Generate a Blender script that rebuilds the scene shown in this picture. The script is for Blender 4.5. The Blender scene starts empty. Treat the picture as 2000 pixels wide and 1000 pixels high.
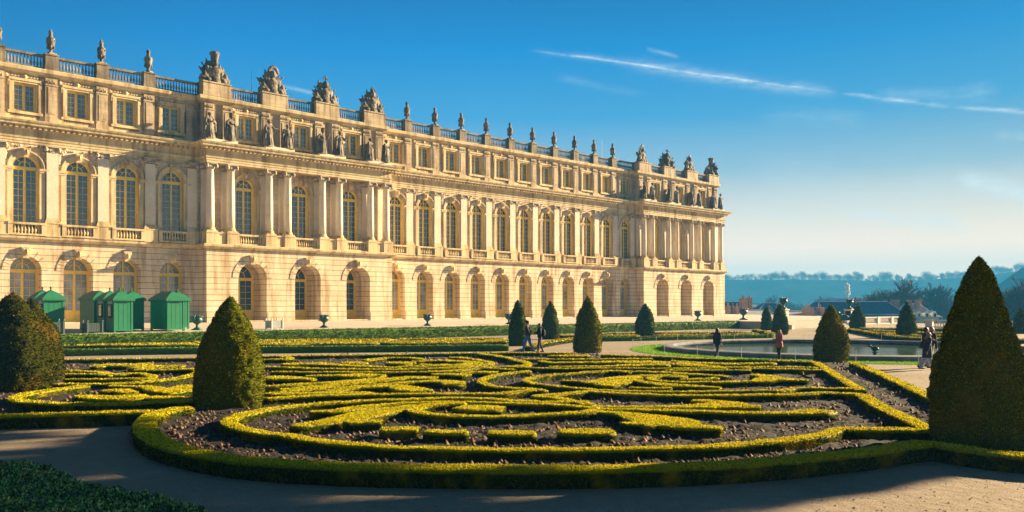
import bpy, math, random
import numpy as np
from mathutils import Vector, Matrix
R=math.radians
SC=bpy.context.scene
COL=SC.collection
# ------------------------------------------------------------------ camera
TH=math.atan2(1780,1700); CT,ST=math.cos(TH),math.sin(TH); FPX=1700.0; CH=2.7
cam=bpy.data.cameras.new('camera'); co=bpy.data.objects.new('camera',cam); COL.objects.link(co); SC.camera=co
cam.sensor_width=36; cam.lens=36*FPX/2000; cam.shift_y=0.05; cam.clip_start=0.1; cam.clip_end=9000
co.location=(0,0,CH); co.rotation_euler=(R(90),0,TH-R(90))
# ------------------------------------------------------------------ light
SUN_AZ=R(-14); SUN_EL=R(16.5)
SC.view_settings.view_transform='Standard'; SC.view_settings.look='None'
SC.view_settings.exposure=2.25; SC.view_settings.gamma=1
sd=bpy.data.lights.new('sun','SUN'); so=bpy.data.objects.new('sun',sd); COL.objects.link(so)
sd.energy=5.0; sd.angle=R(0.5); sd.color=(1.0,0.765,0.44)
sdir=Vector((math.cos(SUN_EL)*math.cos(SUN_AZ),math.cos(SUN_EL)*math.sin(SUN_AZ),math.sin(SUN_EL)))
so.rotation_euler=(sdir).to_track_quat('Z','Y').to_euler()
def dirpx(px,py):
    a=(px-1000)/FPX; b=(600-py)/FPX
    return Vector((CT+a*ST,ST-a*CT,b)).normalized()
w=bpy.data.worlds.new('World'); SC.world=w; w.use_nodes=True
def build_world():
    nt=w.node_tree; N=nt.nodes; L=nt.links; N.clear()
    def nd(t,**k):
        n=N.new(t)
        for a,b in k.items(): setattr(n,a,b)
        return n
    def mth(op,a,b=None,c=None,clamp=False):
        n=nd('ShaderNodeMath',operation=op); n.use_clamp=clamp
        for i,v in enumerate((a,b,c)):
            if v is None: continue
            if isinstance(v,(int,float)): n.inputs[i].default_value=v
            else: L.new(v,n.inputs[i])
        return n.outputs[0]
    def mix(f,a,b,bt='MIX'):
        n=nd('ShaderNodeMix',data_type='RGBA',blend_type=bt)
        for i,v in ((0,f),(6,a),(7,b)):
            if isinstance(v,(int,float)): n.inputs[i].default_value=v
            elif isinstance(v,tuple): n.inputs[i].default_value=v+(1,)
            else: L.new(v,n.inputs[i])
        return n.outputs[2]
    sky=nd('ShaderNodeTexSky',sky_type='NISHITA'); sky.sun_disc=False
    sky.sun_elevation=SUN_EL; sky.sun_rotation=math.pi/2-SUN_AZ
    sky.air_density=1.0; sky.dust_density=1.0; sky.ozone_density=2.5
    tc=nd('ShaderNodeTexCoord'); gen=tc.outputs['Generated']
    def dot(v):
        n=nd('ShaderNodeVectorMath',operation='DOT_PRODUCT'); L.new(gen,n.inputs[0]); n.inputs[1].default_value=v; return n.outputs['Value']
    z=dot((0,0,1)); az=dot((math.cos(SUN_AZ),math.sin(SUN_AZ),0))
    k=1/(SKY_STR*2**SC.view_settings.exposure)
    def rampn(fac,stops,lo,hi):
        mr=nd('ShaderNodeMapRange'); L.new(fac,mr.inputs[0]); mr.inputs[1].default_value=lo; mr.inputs[2].default_value=hi
        r=nd('ShaderNodeValToRGB'); e=r.color_ramp.elements
        while len(e)<len(stops): e.new(.5)
        for i,(q,c) in enumerate(stops): e[i].position=(q-lo)/(hi-lo); e[i].color=tuple(c)+(1,)
        L.new(mr.outputs[0],r.inputs[0]); return r.outputs[0]
    grad=rampn(z,[(-.05,(.10,.09,.08)),(-.005,(1.75,1.12,.62)),(.03,(1.8,1.18,.68)),(.065,(1.65,1.10,.72)),(.10,(1.05,.86,.70)),(.15,(.36,.52,.66)),(.21,(.06,.34,.68)),(.28,(.0,.25,.66)),(.335,(.0,.165,.50)),(.55,(.03,.075,.18)),(1.0,(.045,.055,.095))],-.05,1.0)
    sidef=rampn(az,[(-1,(.5,.5,.55)),(-.15,(.3,.50,.60)),(.18,(.6,.88,.95)),(.45,(1,1,1)),(.75,(1.0,1.0,.95)),(1,(1,1,.9))],-1,1)
    grad=mix(1.0,grad,sidef,'MULTIPLY')
    sc_=nd('ShaderNodeVectorMath',operation='SCALE'); L.new(grad,sc_.inputs[0]); sc_.inputs['Scale'].default_value=k
    col=mix(.99,sky.outputs[0],sc_.outputs[0])
    # cloud streaks
    noise=nd('ShaderNodeTexNoise'); noise.inputs['Scale'].default_value=9; noise.inputs['Detail'].default_value=6; noise.inputs['Roughness'].default_value=.6
    mp=nd('ShaderNodeMapping'); L.new(gen,mp.inputs[0]); mp.inputs['Scale'].default_value=(1,1,3.2); L.new(mp.outputs[0],noise.inputs['Vector'])
    n1=noise.outputs['Fac']
    nf=nd('ShaderNodeTexNoise'); nf.inputs['Scale'].default_value=55; nf.inputs['Detail'].default_value=7; nf.inputs['Roughness'].default_value=.7; L.new(mp.outputs[0],nf.inputs['Vector'])
    n2=nf.outputs['Fac']
    tot=None
    for (x0,y0,x1,y1,wd,st,fuzz) in STREAKS:
        a=dirpx(x0,y0); b=dirpx(x1,y1); nn=a.cross(b).normalized(); t=(b-a).normalized()
        d=mth('ADD',dot(tuple(nn)),mth('MULTIPLY',mth('SUBTRACT',n1,.5),fuzz*wd))
        along=mth('DIVIDE',mth('SUBTRACT',dot(tuple(t)),a.dot(t)),b.dot(t)-a.dot(t))
        g=mth('POWER',2.718,mth('MULTIPLY',mth('POWER',mth('ABSOLUTE',mth('DIVIDE',d,wd)),2.0),-1))
        edge=mth('MULTIPLY',mth('MULTIPLY',along,6,clamp=True),mth('MULTIPLY',mth('SUBTRACT',1,along),6,clamp=True),clamp=True)
        tex=mth('MULTIPLY',mth('SUBTRACT',mth('ADD',mth('MULTIPLY',n2,1.6),mth('MULTIPLY',n1,1.2)),.95),1.15,clamp=True)
        v=mth('MULTIPLY',mth('MULTIPLY',mth('MULTIPLY',g,edge),tex),st)
        tot=v if tot is None else mth('ADD',tot,v)
    tot=mth('MULTIPLY',tot,1,clamp=True)
    col=mix(tot,col,CLOUD_COL)
    bg=nd('ShaderNodeBackground'); L.new(col,bg.inputs[0]); bg.inputs[1].default_value=SKY_STR
    out=nd('ShaderNodeOutputWorld'); L.new(bg.outputs[0],out.inputs[0])
SKY_STR=0.10; CLOUD_COL=(1.9,2.1,2.15)
# world streaks: x0,y0,x1,y1,width(rad),strength,fuzz
STREAKS=[(1030,97,1640,182,.0011,.5,5),(1030,97,1500,163,.0035,.2,3),(1200,122,1640,182,.007,.25,2),(1640,183,1860,208,.0018,.55,5),(1860,208,2060,226,.002,.55,5),(1300,140,1640,186,.005,.2,4),
 (1430,398,1600,442,.0010,.8,1.5),(1860,350,2060,398,.008,.75,3),(1640,412,1900,440,.007,.6,3),(1480,225,1700,232,.008,.14,3),(1700,190,1960,185,.007,.22,3),
 (1080,150,1260,185,.004,.12,2),(540,165,620,185,.002,.35,2),(1940,265,2060,268,.004,.3,2),(1260,95,1330,112,.002,.3,2),(1450,380,1900,400,.03,.2,3),(1000,350,1500,470,.02,.12,2)]
build_world()
# ------------------------------------------------------------------ helpers
rng=np.random.default_rng(7); random.seed(7)
def G(px,py,z=0.0):
    a=(px-1000)/FPX; b=(600-py)/FPX; t=(z-CH)/b
    return (t*(CT+a*ST),t*(ST-a*CT),z)
def D(px,py,d):
    a=(px-1000)/FPX; b=(600-py)/FPX
    return (d*(CT+a*ST),d*(ST-a*CT),CH+b*d)
def fwd(x,y): return x*CT+y*ST
def tag(o,label=None,cat=None,group=None,kind=None):
    if label: o['label']=label
    if cat: o['category']=cat
    if group: o['group']=group
    if kind: o['kind']=kind
    return o
def link(o,parent=None):
    COL.objects.link(o)
    if parent: o.parent=parent
    return o
def empty(name,loc,rz=0,label=None,cat=None,group=None):
    o=bpy.data.objects.new(name,None); o.location=loc; o.rotation_euler=(0,0,rz); o.empty_display_size=.5; link(o); return tag(o,label,cat,group)
def inst(name,mesh,loc=(0,0,0),parent=None,rz=0,sc=1):
    o=bpy.data.objects.new(name,mesh); o.location=loc; o.rotation_euler=(0,0,rz)
    o.scale=(sc,sc,sc) if isinstance(sc,(int,float)) else sc
    return link(o,parent)
def dup(root,loc,rz=None,label=None,sc=None):
    r=root.copy(); COL.objects.link(r); r.location=loc
    if rz is not None: r.rotation_euler=(0,0,rz)
    if sc is not None: r.scale=(sc,)*3 if isinstance(sc,(int,float)) else sc
    if label: r['label']=label
    for ch in list(root.children):
        c=ch.copy(); COL.objects.link(c); c.parent=r
        for g in list(ch.children):
            d=g.copy(); COL.objects.link(d); d.parent=c
    return r
class MB:
    def __init__(s,org=(0,0,0)): s.v=[]; s.f=[]; s.o=org
    def add(s,vs,fs):
        b=len(s.v); s.v.extend([tuple(p) for p in vs]); s.f.extend([tuple(i+b for i in f) for f in fs]); return s
    def quad(s,a,b,c,d): return s.add([a,b,c,d],[(0,1,2,3)])
    def box(s,x0,x1,y0,y1,z0,z1):
        return s.add([(x0,y0,z0),(x1,y0,z0),(x1,y1,z0),(x0,y1,z0),(x0,y0,z1),(x1,y0,z1),(x1,y1,z1),(x0,y1,z1)],
          [(0,3,2,1),(4,5,6,7),(0,1,5,4),(1,2,6,5),(2,3,7,6),(3,0,4,7)])
    def obox(s,c,ax,ay,az):
        c=Vector(c);ax=Vector(ax);ay=Vector(ay);az=Vector(az)
        vs=[c+i*ax+j*ay+k*az for k in(-1,1) for i,j in((-1,-1),(1,-1),(1,1),(-1,1))]
        return s.add(vs,[(0,3,2,1),(4,5,6,7),(0,1,5,4),(1,2,6,5),(2,3,7,6),(3,0,4,7)])
    def lathe(s,prof,c=(0,0,0),n=10,a0=0,sy=1):
        vs=[];fs=[]
        for r,z in prof:
            for k in range(n):
                a=a0+2*math.pi*k/n; vs.append((c[0]+r*math.cos(a),c[1]+r*sy*math.sin(a),c[2]+z))
        m=len(prof)
        for i in range(m-1):
            for k in range(n):
                k2=(k+1)%n; fs.append((i*n+k,i*n+k2,(i+1)*n+k2,(i+1)*n+k))
        fs.append(tuple(range(n-1,-1,-1))); fs.append(tuple((m-1)*n+k for k in range(n)))
        return s.add(vs,fs)
    def tube(s,p0,p1,r0,r1=None,n=6,cap=True):
        p0=Vector(p0);p1=Vector(p1); r1=r0 if r1 is None else r1
        d=(p1-p0)
        if d.length<1e-6: return s
        q=d.to_track_quat('Z','Y'); vs=[]
        for p,r in((p0,r0),(p1,r1)):
            for k in range(n):
                a=2*math.pi*k/n; vs.append(p+q@Vector((r*math.cos(a),r*math.sin(a),0)))
        fs=[(k,(k+1)%n,n+(k+1)%n,n+k) for k in range(n)]
        if cap: fs+= [tuple(range(n-1,-1,-1)),tuple(range(n,2*n))]
        return s.add(vs,fs)
    def ell(s,c,r,rot=None,nu=12,nv=8):
        vs=[];fs=[]
        M=rot if rot is not None else Matrix.Identity(3)
        c=Vector(c)
        if isinstance(r,(int,float)): r=(r,r,r)
        for i in range(nv+1):
            ph=math.pi*i/nv
            for k in range(nu):
                a=2*math.pi*k/nu
                vs.append(c+M@Vector((r[0]*math.sin(ph)*math.cos(a),r[1]*math.sin(ph)*math.sin(a),-r[2]*math.cos(ph))))
        for i in range(nv):
            for k in range(nu):
                k2=(k+1)%nu
                fs.append((i*nu+k,i*nu+k2,(i+1)*nu+k2,(i+1)*nu+k))
        return s.add(vs,fs)
    def cap(s,p0,p1,r0,r1=None,n=10):
        r1=r0 if r1 is None else r1
        p0=Vector(p0);p1=Vector(p1);d=p1-p0;Ld=d.length
        q=d.to_track_quat('Z','Y') if Ld>1e-6 else Matrix.Identity(3).to_quaternion()
        prof=[(r0*math.sin(t),-r0*math.cos(t)) for t in (0.08,.5,1.0,1.57)]+[(r1*math.cos(t),Ld+r1*math.sin(t)) for t in (0,.55,1.05,1.5)]
        vs=[];fs=[]
        for r,z in prof:
            for k in range(n):
                a=2*math.pi*k/n; vs.append(p0+q@Vector((r*math.cos(a),r*math.sin(a),z)))
        m=len(prof)
        for i in range(m-1):
            for k in range(n):
                k2=(k+1)%n; fs.append((i*n+k,i*n+k2,(i+1)*n+k2,(i+1)*n+k))
        fs.append(tuple(range(n-1,-1,-1))); fs.append(tuple((m-1)*n+k for k in range(n)))
        return s.add(vs,fs)
    def prism(s,pts,y0,y1):   # polygon in xz extruded in y
        n=len(pts); vs=[(x,y0,z) for x,z in pts]+[(x,y1,z) for x,z in pts]
        return s.add(vs,[tuple(range(n)),tuple(range(2*n-1,n-1,-1))]+[(i,i+n,(i+1)%n+n,(i+1)%n) for i in range(n)])
    def prismz(s,pts,z0,z1):
        n=len(pts); vs=[(x,y,z0) for x,y in pts]+[(x,y,z1) for x,y in pts]
        return s.add(vs,[tuple(range(n-1,-1,-1)),tuple(range(n,2*n))]+[(i,(i+1)%n,(i+1)%n+n,i+n) for i in range(n)])
    def mesh(s,name,mat,smooth=False):
        me=bpy.data.meshes.new(name); o=s.o
        me.from_pydata([(x-o[0],y-o[1],z-o[2]) for x,y,z in s.v],[],s.f)
        me.update()
        if mat is not None: me.materials.append(mat)
        if smooth:
            try: me.shade_smooth()
            except Exception: pass
        return me
    def build(s,name,mat,parent=None,loc=(0,0,0),smooth=False,rz=0):
        return inst(name,s.mesh(name,mat,smooth),loc,parent,rz)
def organic(mb,voxel,name,mat,smooth=True,noise=0,iters=0):
    me=mb.mesh('tmp',None); o=bpy.data.objects.new('tmp',me); COL.objects.link(o)
    m=o.modifiers.new('r','REMESH'); m.mode='VOXEL'; m.voxel_size=voxel; m.use_smooth_shade=smooth
    if iters:
        s=o.modifiers.new('s','SMOOTH'); s.iterations=iters; s.factor=.5
    dg=bpy.context.evaluated_depsgraph_get(); dg.update()
    out=bpy.data.meshes.new_from_object(o.evaluated_get(dg)); out.name=name
    bpy.data.objects.remove(o); bpy.data.meshes.remove(me)
    out.materials.clear(); out.materials.append(mat)
    if noise:
        n=len(out.vertices); co_=np.empty(n*3); out.vertices.foreach_get('co',co_); co_=co_.reshape(-1,3)
        no=np.empty(n*3); out.vertices.foreach_get('normal',no); no=no.reshape(-1,3)
        k=vnoise(co_*7)*.6+vnoise(co_*15+9)*.4
        co_=co_+no*((k-.5)*noise)[:,None]; out.vertices.foreach_set('co',co_.ravel()); out.update()
    return out
# --- numpy value noise
def _h(ix,iy,iz):
    h=(ix*374761393+iy*668265263+iz*2147483647+1013904223)&0xffffffff
    h=((h^(h>>13))*1274126177)&0xffffffff
    h=h^(h>>16)
    return (h&0xffff)/65535.0
def vnoise(p):
    p=np.asarray(p,float); i=np.floor(p).astype(np.int64); f=p-i; f=f*f*(3-2*f)
    r=0
    for dx in(0,1):
        wx=f[:,0] if dx else 1-f[:,0]
        for dy in(0,1):
            wy=f[:,1] if dy else 1-f[:,1]
            for dz in(0,1):
                wz=f[:,2] if dz else 1-f[:,2]
                r=r+wx*wy*wz*_h(i[:,0]+dx,i[:,1]+dy,i[:,2]+dz)
    return r
def npmesh(name,V,F4,mat,attr=None,smooth=False):
    me=bpy.data.meshes.new(name); nv=len(V); nf=len(F4); k=F4.shape[1]
    me.vertices.add(nv); me.vertices.foreach_set('co',np.ascontiguousarray(V,dtype=np.float32).ravel())
    me.loops.add(nf*k); me.loops.foreach_set('vertex_index',np.ascontiguousarray(F4,dtype=np.int32).ravel())
    me.polygons.add(nf); me.polygons.foreach_set('loop_start',np.arange(0,nf*k,k,dtype=np.int32))
    if smooth is not False:
        sm=np.ones(nf,dtype=bool) if smooth is True else smooth
        me.polygons.foreach_set('use_smooth',sm)
    me.update(calc_edges=True)
    if attr is not None:
        a=me.attributes.new('shade','FLOAT','POINT'); a.data.foreach_set('value',np.ascontiguousarray(attr,dtype=np.float32))
    me.materials.append(mat); me.validate(); return me
def leafy(V,F,dens,size,name,mat,stick=.4,org=None,extra=None,aspect=.55,up=0.0):
    """V,F(quads) body; scatter diamond leaves. dens(callable on centre pts)->leaves/m2 ; size callable"""
    V=np.asarray(V,float); F=np.asarray(F,int)
    T=np.concatenate([F[:,[0,1,2]],F[:,[0,2,3]]])
    a,b,c=V[T[:,0]],V[T[:,1]],V[T[:,2]]
    cr=np.cross(b-a,c-a); ar=np.linalg.norm(cr,axis=1)/2; nrm=cr/(2*ar[:,None]+1e-12)
    ctr=(a+b+c)/3; n_exp=ar*dens(ctr); n=rng.poisson(n_exp)
    idx=np.repeat(np.arange(len(T)),n); m=len(idx)
    u=rng.random(m); v=rng.random(m); sw=u+v>1; u[sw]=1-u[sw]; v[sw]=1-v[sw]
    P=a[idx]+(b-a)[idx]*u[:,None]+(c-a)[idx]*v[:,None]; Nn=nrm[idx]
    s=size(P)*(.65+.7*rng.random(m))
    d=Nn*(.25+stick)+rng.normal(0,.62,(m,3)); d[:,2]+=up; d/=np.linalg.norm(d,axis=1)[:,None]
    t=np.cross(d,rng.normal(0,1,(m,3))); t/=np.linalg.norm(t,axis=1)[:,None]+1e-9
    base=P-Nn*(s*.2)[:,None]
    tip=base+d*s[:,None]; mid=base+d*(s*.5)[:,None]; sd_=t*(s*aspect*.5)[:,None]
    LV=np.stack([base,mid+sd_,tip,mid-sd_],1).reshape(-1,3)
    LF=np.arange(m*4).reshape(-1,4)+len(V)
    sh=np.repeat(rng.random(m),4)
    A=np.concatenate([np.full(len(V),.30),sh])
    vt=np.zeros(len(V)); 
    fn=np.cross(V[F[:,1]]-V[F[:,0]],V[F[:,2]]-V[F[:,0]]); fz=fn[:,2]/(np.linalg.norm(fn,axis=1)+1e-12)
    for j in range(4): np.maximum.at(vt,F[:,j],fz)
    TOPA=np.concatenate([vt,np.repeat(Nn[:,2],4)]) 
    VV=np.concatenate([V,LV]); FF=np.concatenate([F,LF])
    if org is not None: VV=VV-np.array(org)
    me=npmesh(name,VV,FF,mat,A)
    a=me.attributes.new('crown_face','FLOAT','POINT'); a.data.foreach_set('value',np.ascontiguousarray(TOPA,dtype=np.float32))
    return me
HAZE_D=.00052; HAZE_C=(.07,.46,1.0)
# ------------------------------------------------------------------ materials
def mat(name):
    m=bpy.data.materials.new(name); m.use_nodes=True; nt=m.node_tree; b=nt.nodes['Principled BSDF']; return m,nt,b
def nn(nt,t,**k):
    n=nt.nodes.new(t)
    for a,b in k.items():
        if a in n.inputs.keys() if hasattr(n.inputs,'keys') else False: n.inputs[a].default_value=b
        else: setattr(n,a,b)
    return n
def ramp(nt,fac,stops):
    r=nt.nodes.new('ShaderNodeValToRGB'); e=r.color_ramp.elements
    while len(e)<len(stops): e.new(.5)
    for i,(p,c) in enumerate(stops): e[i].position=p; e[i].color=tuple(c)+(1,)
    nt.links.new(fac,r.inputs[0]); return r.outputs[0]
def noise(nt,scale,detail=4,vec=None,rough=.55,kind='Object'):
    n=nt.nodes.new('ShaderNodeTexNoise'); n.inputs['Scale'].default_value=scale; n.inputs['Detail'].default_value=detail; n.inputs['Roughness'].default_value=rough
    if vec is None:
        t=nt.nodes.new('ShaderNodeTexCoord'); vec=t.outputs[kind]
    nt.links.new(vec,n.inputs['Vector']); return n.outputs['Fac']
def worldpos(nt,scale=(1,1,1)):
    g=nt.nodes.new('ShaderNodeNewGeometry'); m=nt.nodes.new('ShaderNodeMapping'); m.inputs['Scale'].default_value=scale
    nt.links.new(g.outputs['Position'],m.inputs[0]); return m.outputs[0]
def mixc(nt,f,a,b,bt='MIX'):
    n=nt.nodes.new('ShaderNodeMix'); n.data_type='RGBA'; n.blend_type=bt
    for i,v in((0,f),(6,a),(7,b)):
        if isinstance(v,(int,float)): n.inputs[i].default_value=v
        elif isinstance(v,tuple): n.inputs[i].default_value=v+(1,)
        else: nt.links.new(v,n.inputs[i])
    return n.outputs[2]
def bump(nt,b,h,strength=.4,dist=.02):
    n=nt.nodes.new('ShaderNodeBump'); n.inputs['Strength'].default_value=strength; n.inputs['Distance'].default_value=dist
    nt.links.new(h,n.inputs['Height']); nt.links.new(n.outputs[0],b.inputs['Normal'])
def stone(name,c0,c1,c2,sc=1.0,joints=None,hj=.010,stain=True,rough=.85,bs=.35,stainc=(.55,.47,.40)):
    m,nt,b=mat(name); wp=worldpos(nt)
    n1=noise(nt,.55*sc,6,wp); n2=noise(nt,6*sc,5,wp)
    col=ramp(nt,n1,[(.3,c0),(.5,c1),(.72,c2)])
    col=mixc(nt,.35,col,ramp(nt,n2,[(.35,(.72,.68,.62)),(.65,(1,1,1))]),'MULTIPLY')
    h=n2
    if stain:
        ws=worldpos(nt,(1.6,1.6,.16)); n3=noise(nt,1.0,5,ws,.65)
        col=mixc(nt,ramp(nt,n3,[(.47,(0,0,0)),(.64,(1,1,1))]),col,mixc(nt,1.0,col,stainc,'MULTIPLY'))
    if joints:
        bw,bh,ms=joints
        g=nt.nodes.new('ShaderNodeNewGeometry'); sp=nt.nodes.new('ShaderNodeSeparateXYZ'); nt.links.new(g.outputs['Position'],sp.inputs[0])
        ad=nt.nodes.new('ShaderNodeMath'); ad.operation='ADD'; nt.links.new(sp.outputs[0],ad.inputs[0]); nt.links.new(sp.outputs[1],ad.inputs[1])
        cb=nt.nodes.new('ShaderNodeCombineXYZ'); nt.links.new(ad.outputs[0],cb.inputs[0]); nt.links.new(sp.outputs[2],cb.inputs[1])
        br=nt.nodes.new('ShaderNodeTexBrick'); nt.links.new(cb.outputs[0],br.inputs['Vector'])
        br.inputs['Scale'].default_value=1; br.inputs['Brick Width'].default_value=bw; br.inputs['Row Height'].default_value=bh; br.inputs['Mortar Size'].default_value=ms
        br.inputs['Mortar Smooth'].default_value=.1
        br.inputs['Color1'].default_value=(1,1,1,1); br.inputs['Color2'].default_value=(.90,.86,.80,1); br.inputs['Mortar'].default_value=(.66,.57,.46,1); br.inputs['Bias'].default_value=-.1
        col=mixc(nt,.75,col,br.outputs['Color'],'MULTIPLY')
        md=nt.nodes.new('ShaderNodeMath'); md.operation='PINGPONG'; nt.links.new(sp.outputs[2],md.inputs[0]); md.inputs[1].default_value=bh/2
        ln=ramp(nt,md.outputs[0],[(0,(.30,.24,.17)),(min(.9,hj),(.30,.24,.17)),(min(.95,hj*1.6),(1,1,1))])
        col=mixc(nt,.85,col,ln,'MULTIPLY')
    nt.links.new(col,b.inputs['Base Color']); b.inputs['Roughness'].default_value=rough
    bump(nt,b,h,bs,.03)
    return m
def plain(name,c,rough=.6,metal=0,var=.0,sc=8,bs=0):
    m,nt,b=mat(name); b.inputs['Roughness'].default_value=rough; b.inputs['Metallic'].default_value=metal
    if var:
        n=noise(nt,sc,4)
        lo=tuple(x*(1-var) for x in c); hi=tuple(min(1,x*(1+var)) for x in c)
        nt.links.new(ramp(nt,n,[(.3,lo),(.7,hi)]),b.inputs['Base Color'])
        if bs: bump(nt,b,n,bs,.01)
    else: b.inputs['Base Color'].default_value=c+(1,)
    return m
def leafmat(name,stops,pat=None,trans=.25,rough=.6,psc=1.2,spec=.15,tcol=None,side=None):
    m,nt,b=mat(name)
    at=nt.nodes.new('ShaderNodeAttribute'); at.attribute_name='shade'
    col=ramp(nt,at.outputs['Fac'],stops)
    if side:   # bronzed tops over greener flanks, flanks darkened to paint in their shade
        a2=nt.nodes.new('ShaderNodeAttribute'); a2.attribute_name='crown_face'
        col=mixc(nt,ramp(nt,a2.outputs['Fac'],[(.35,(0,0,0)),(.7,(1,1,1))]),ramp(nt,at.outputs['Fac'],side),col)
    wp=worldpos(nt); n=noise(nt,psc,4,wp)
    if pat: col=mixc(nt,ramp(nt,n,[(.52,(0,0,0)),(.68,(1,1,1))]),col,mixc(nt,.35,col,pat))
    else: col=mixc(nt,.5,col,ramp(nt,n,[(.3,(.7,.75,.7)),(.7,(1,1,1))]),'MULTIPLY')
    nt.links.new(col,b.inputs['Base Color']); b.inputs['Roughness'].default_value=rough; b.inputs['Specular IOR Level'].default_value=spec
    tr=nt.nodes.new('ShaderNodeBsdfTranslucent'); nt.links.new(mixc(nt,1.0,col,tcol or (1.0,.95,.5),'MULTIPLY'),tr.inputs[0])
    mx=nt.nodes.new('ShaderNodeMixShader'); mx.inputs[0].default_value=trans
    nt.links.new(b.outputs[0],mx.inputs[1]); nt.links.new(tr.outputs[0],mx.inputs[2]); nt.links.new(mx.outputs[0],nt.nodes['Material Output'].inputs[0])
    return m
M={}
M['wall']=stone('limestone_ashlar',(.56,.45,.29),(.68,.56,.38),(.75,.64,.46),joints=(1.9,.52,.006),hj=.006,stainc=(.60,.50,.42))
M['rust']=stone('limestone_rusticated',(.60,.49,.31),(.72,.60,.41),(.78,.68,.50),joints=(2.4,.56,.008),hj=.022,stainc=(.66,.54,.42))
M['trim']=stone('limestone_trim',(.56,.43,.22),(.66,.52,.28),(.72,.59,.36))
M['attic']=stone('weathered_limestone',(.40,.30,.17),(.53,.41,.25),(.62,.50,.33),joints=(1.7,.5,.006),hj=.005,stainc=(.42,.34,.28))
M['column']=stone('pale_column_stone',(.62,.52,.38),(.70,.60,.46),(.75,.66,.53),stain=False)
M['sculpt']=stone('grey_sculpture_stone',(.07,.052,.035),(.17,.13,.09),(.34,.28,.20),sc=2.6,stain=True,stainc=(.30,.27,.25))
M['capital']=stone('carved_capital_stone',(.30,.24,.16),(.44,.36,.25),(.58,.50,.37),sc=3,stain=False)
M['dark_stone']=stone('sooty_balustrade_stone',(.14,.105,.065),(.24,.185,.115),(.38,.30,.19),sc=1.5,stainc=(.42,.37,.33))
M['ochre']=plain('ochre_paint',(.74,.53,.06),.45,var=.10,sc=3)
M['ochre_light']=plain('pale_ochre_paint',(.66,.46,.08),.45,var=.1,sc=3)
M['lead']=plain('roof_lead',(.25,.26,.28),.5)
def glass(name,c,rough,spec=.9,sc=1.2):
    m,nt,b=mat(name); b.inputs['Roughness'].default_value=rough; b.inputs['Specular IOR Level'].default_value=spec
    wp=worldpos(nt); n=noise(nt,sc,2,wp); nt.links.new(ramp(nt,n,[(.35,tuple(x*.5 for x in c)),(.65,c)]),b.inputs['Base Color'])
    bump(nt,b,noise(nt,1.7,1,wp),.12,.05); return m
M['glass']=glass('old_window_glass',(.03,.08,.14),.07,1.0)
M['glass_curtain']=glass('glass_with_pale_blind',(.30,.33,.33),.12,.7,.8)
M['glass_attic']=glass('attic_window_glass',(.16,.24,.31),.15,1.0)
# foliage
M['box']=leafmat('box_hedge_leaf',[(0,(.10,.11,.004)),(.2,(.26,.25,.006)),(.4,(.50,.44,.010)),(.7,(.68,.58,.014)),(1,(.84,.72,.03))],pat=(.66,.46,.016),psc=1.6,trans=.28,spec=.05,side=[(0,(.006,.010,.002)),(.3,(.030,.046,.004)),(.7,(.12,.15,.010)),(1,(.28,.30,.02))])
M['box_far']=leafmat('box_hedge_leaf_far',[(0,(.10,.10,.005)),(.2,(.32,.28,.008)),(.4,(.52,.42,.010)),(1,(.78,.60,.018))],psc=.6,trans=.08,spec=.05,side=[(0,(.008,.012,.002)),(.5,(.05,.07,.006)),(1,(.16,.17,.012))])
M['tallhedge']=leafmat('tall_hedge_leaf',[(0,(.03,.06,.008)),(.4,(.12,.21,.02)),(.8,(.22,.33,.03)),(1,(.34,.44,.04))],psc=1.0,trans=.15,spec=.05)
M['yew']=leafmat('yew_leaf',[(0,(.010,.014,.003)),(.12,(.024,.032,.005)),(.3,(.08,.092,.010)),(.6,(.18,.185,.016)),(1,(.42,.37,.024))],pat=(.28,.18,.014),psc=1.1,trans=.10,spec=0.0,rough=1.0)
M['yew_painted_shade']=leafmat('yew_leaf_painted_shade',[(0,(.006,.008,.002)),(.12,(.012,.015,.003)),(.3,(.028,.032,.005)),(.6,(.06,.062,.008)),(1,(.20,.16,.014))],pat=(.20,.10,.010),psc=1.0,trans=.08,spec=0.0,rough=1.0)  # darker yew copy: shade of the left pair painted into leaf colour
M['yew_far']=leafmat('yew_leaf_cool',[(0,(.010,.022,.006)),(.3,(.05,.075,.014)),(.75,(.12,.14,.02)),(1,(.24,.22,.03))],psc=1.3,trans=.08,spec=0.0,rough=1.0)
M['dark_box']=leafmat('shaded_box_leaf',[(0,(.008,.016,.004)),(.3,(.05,.10,.018)),(.65,(.22,.36,.06)),(1,(.62,.80,.28))],psc=2,trans=.15,rough=.45,spec=.4)
M['twig']=plain('box_twig',(.16,.11,.05),.8,var=.3)
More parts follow.
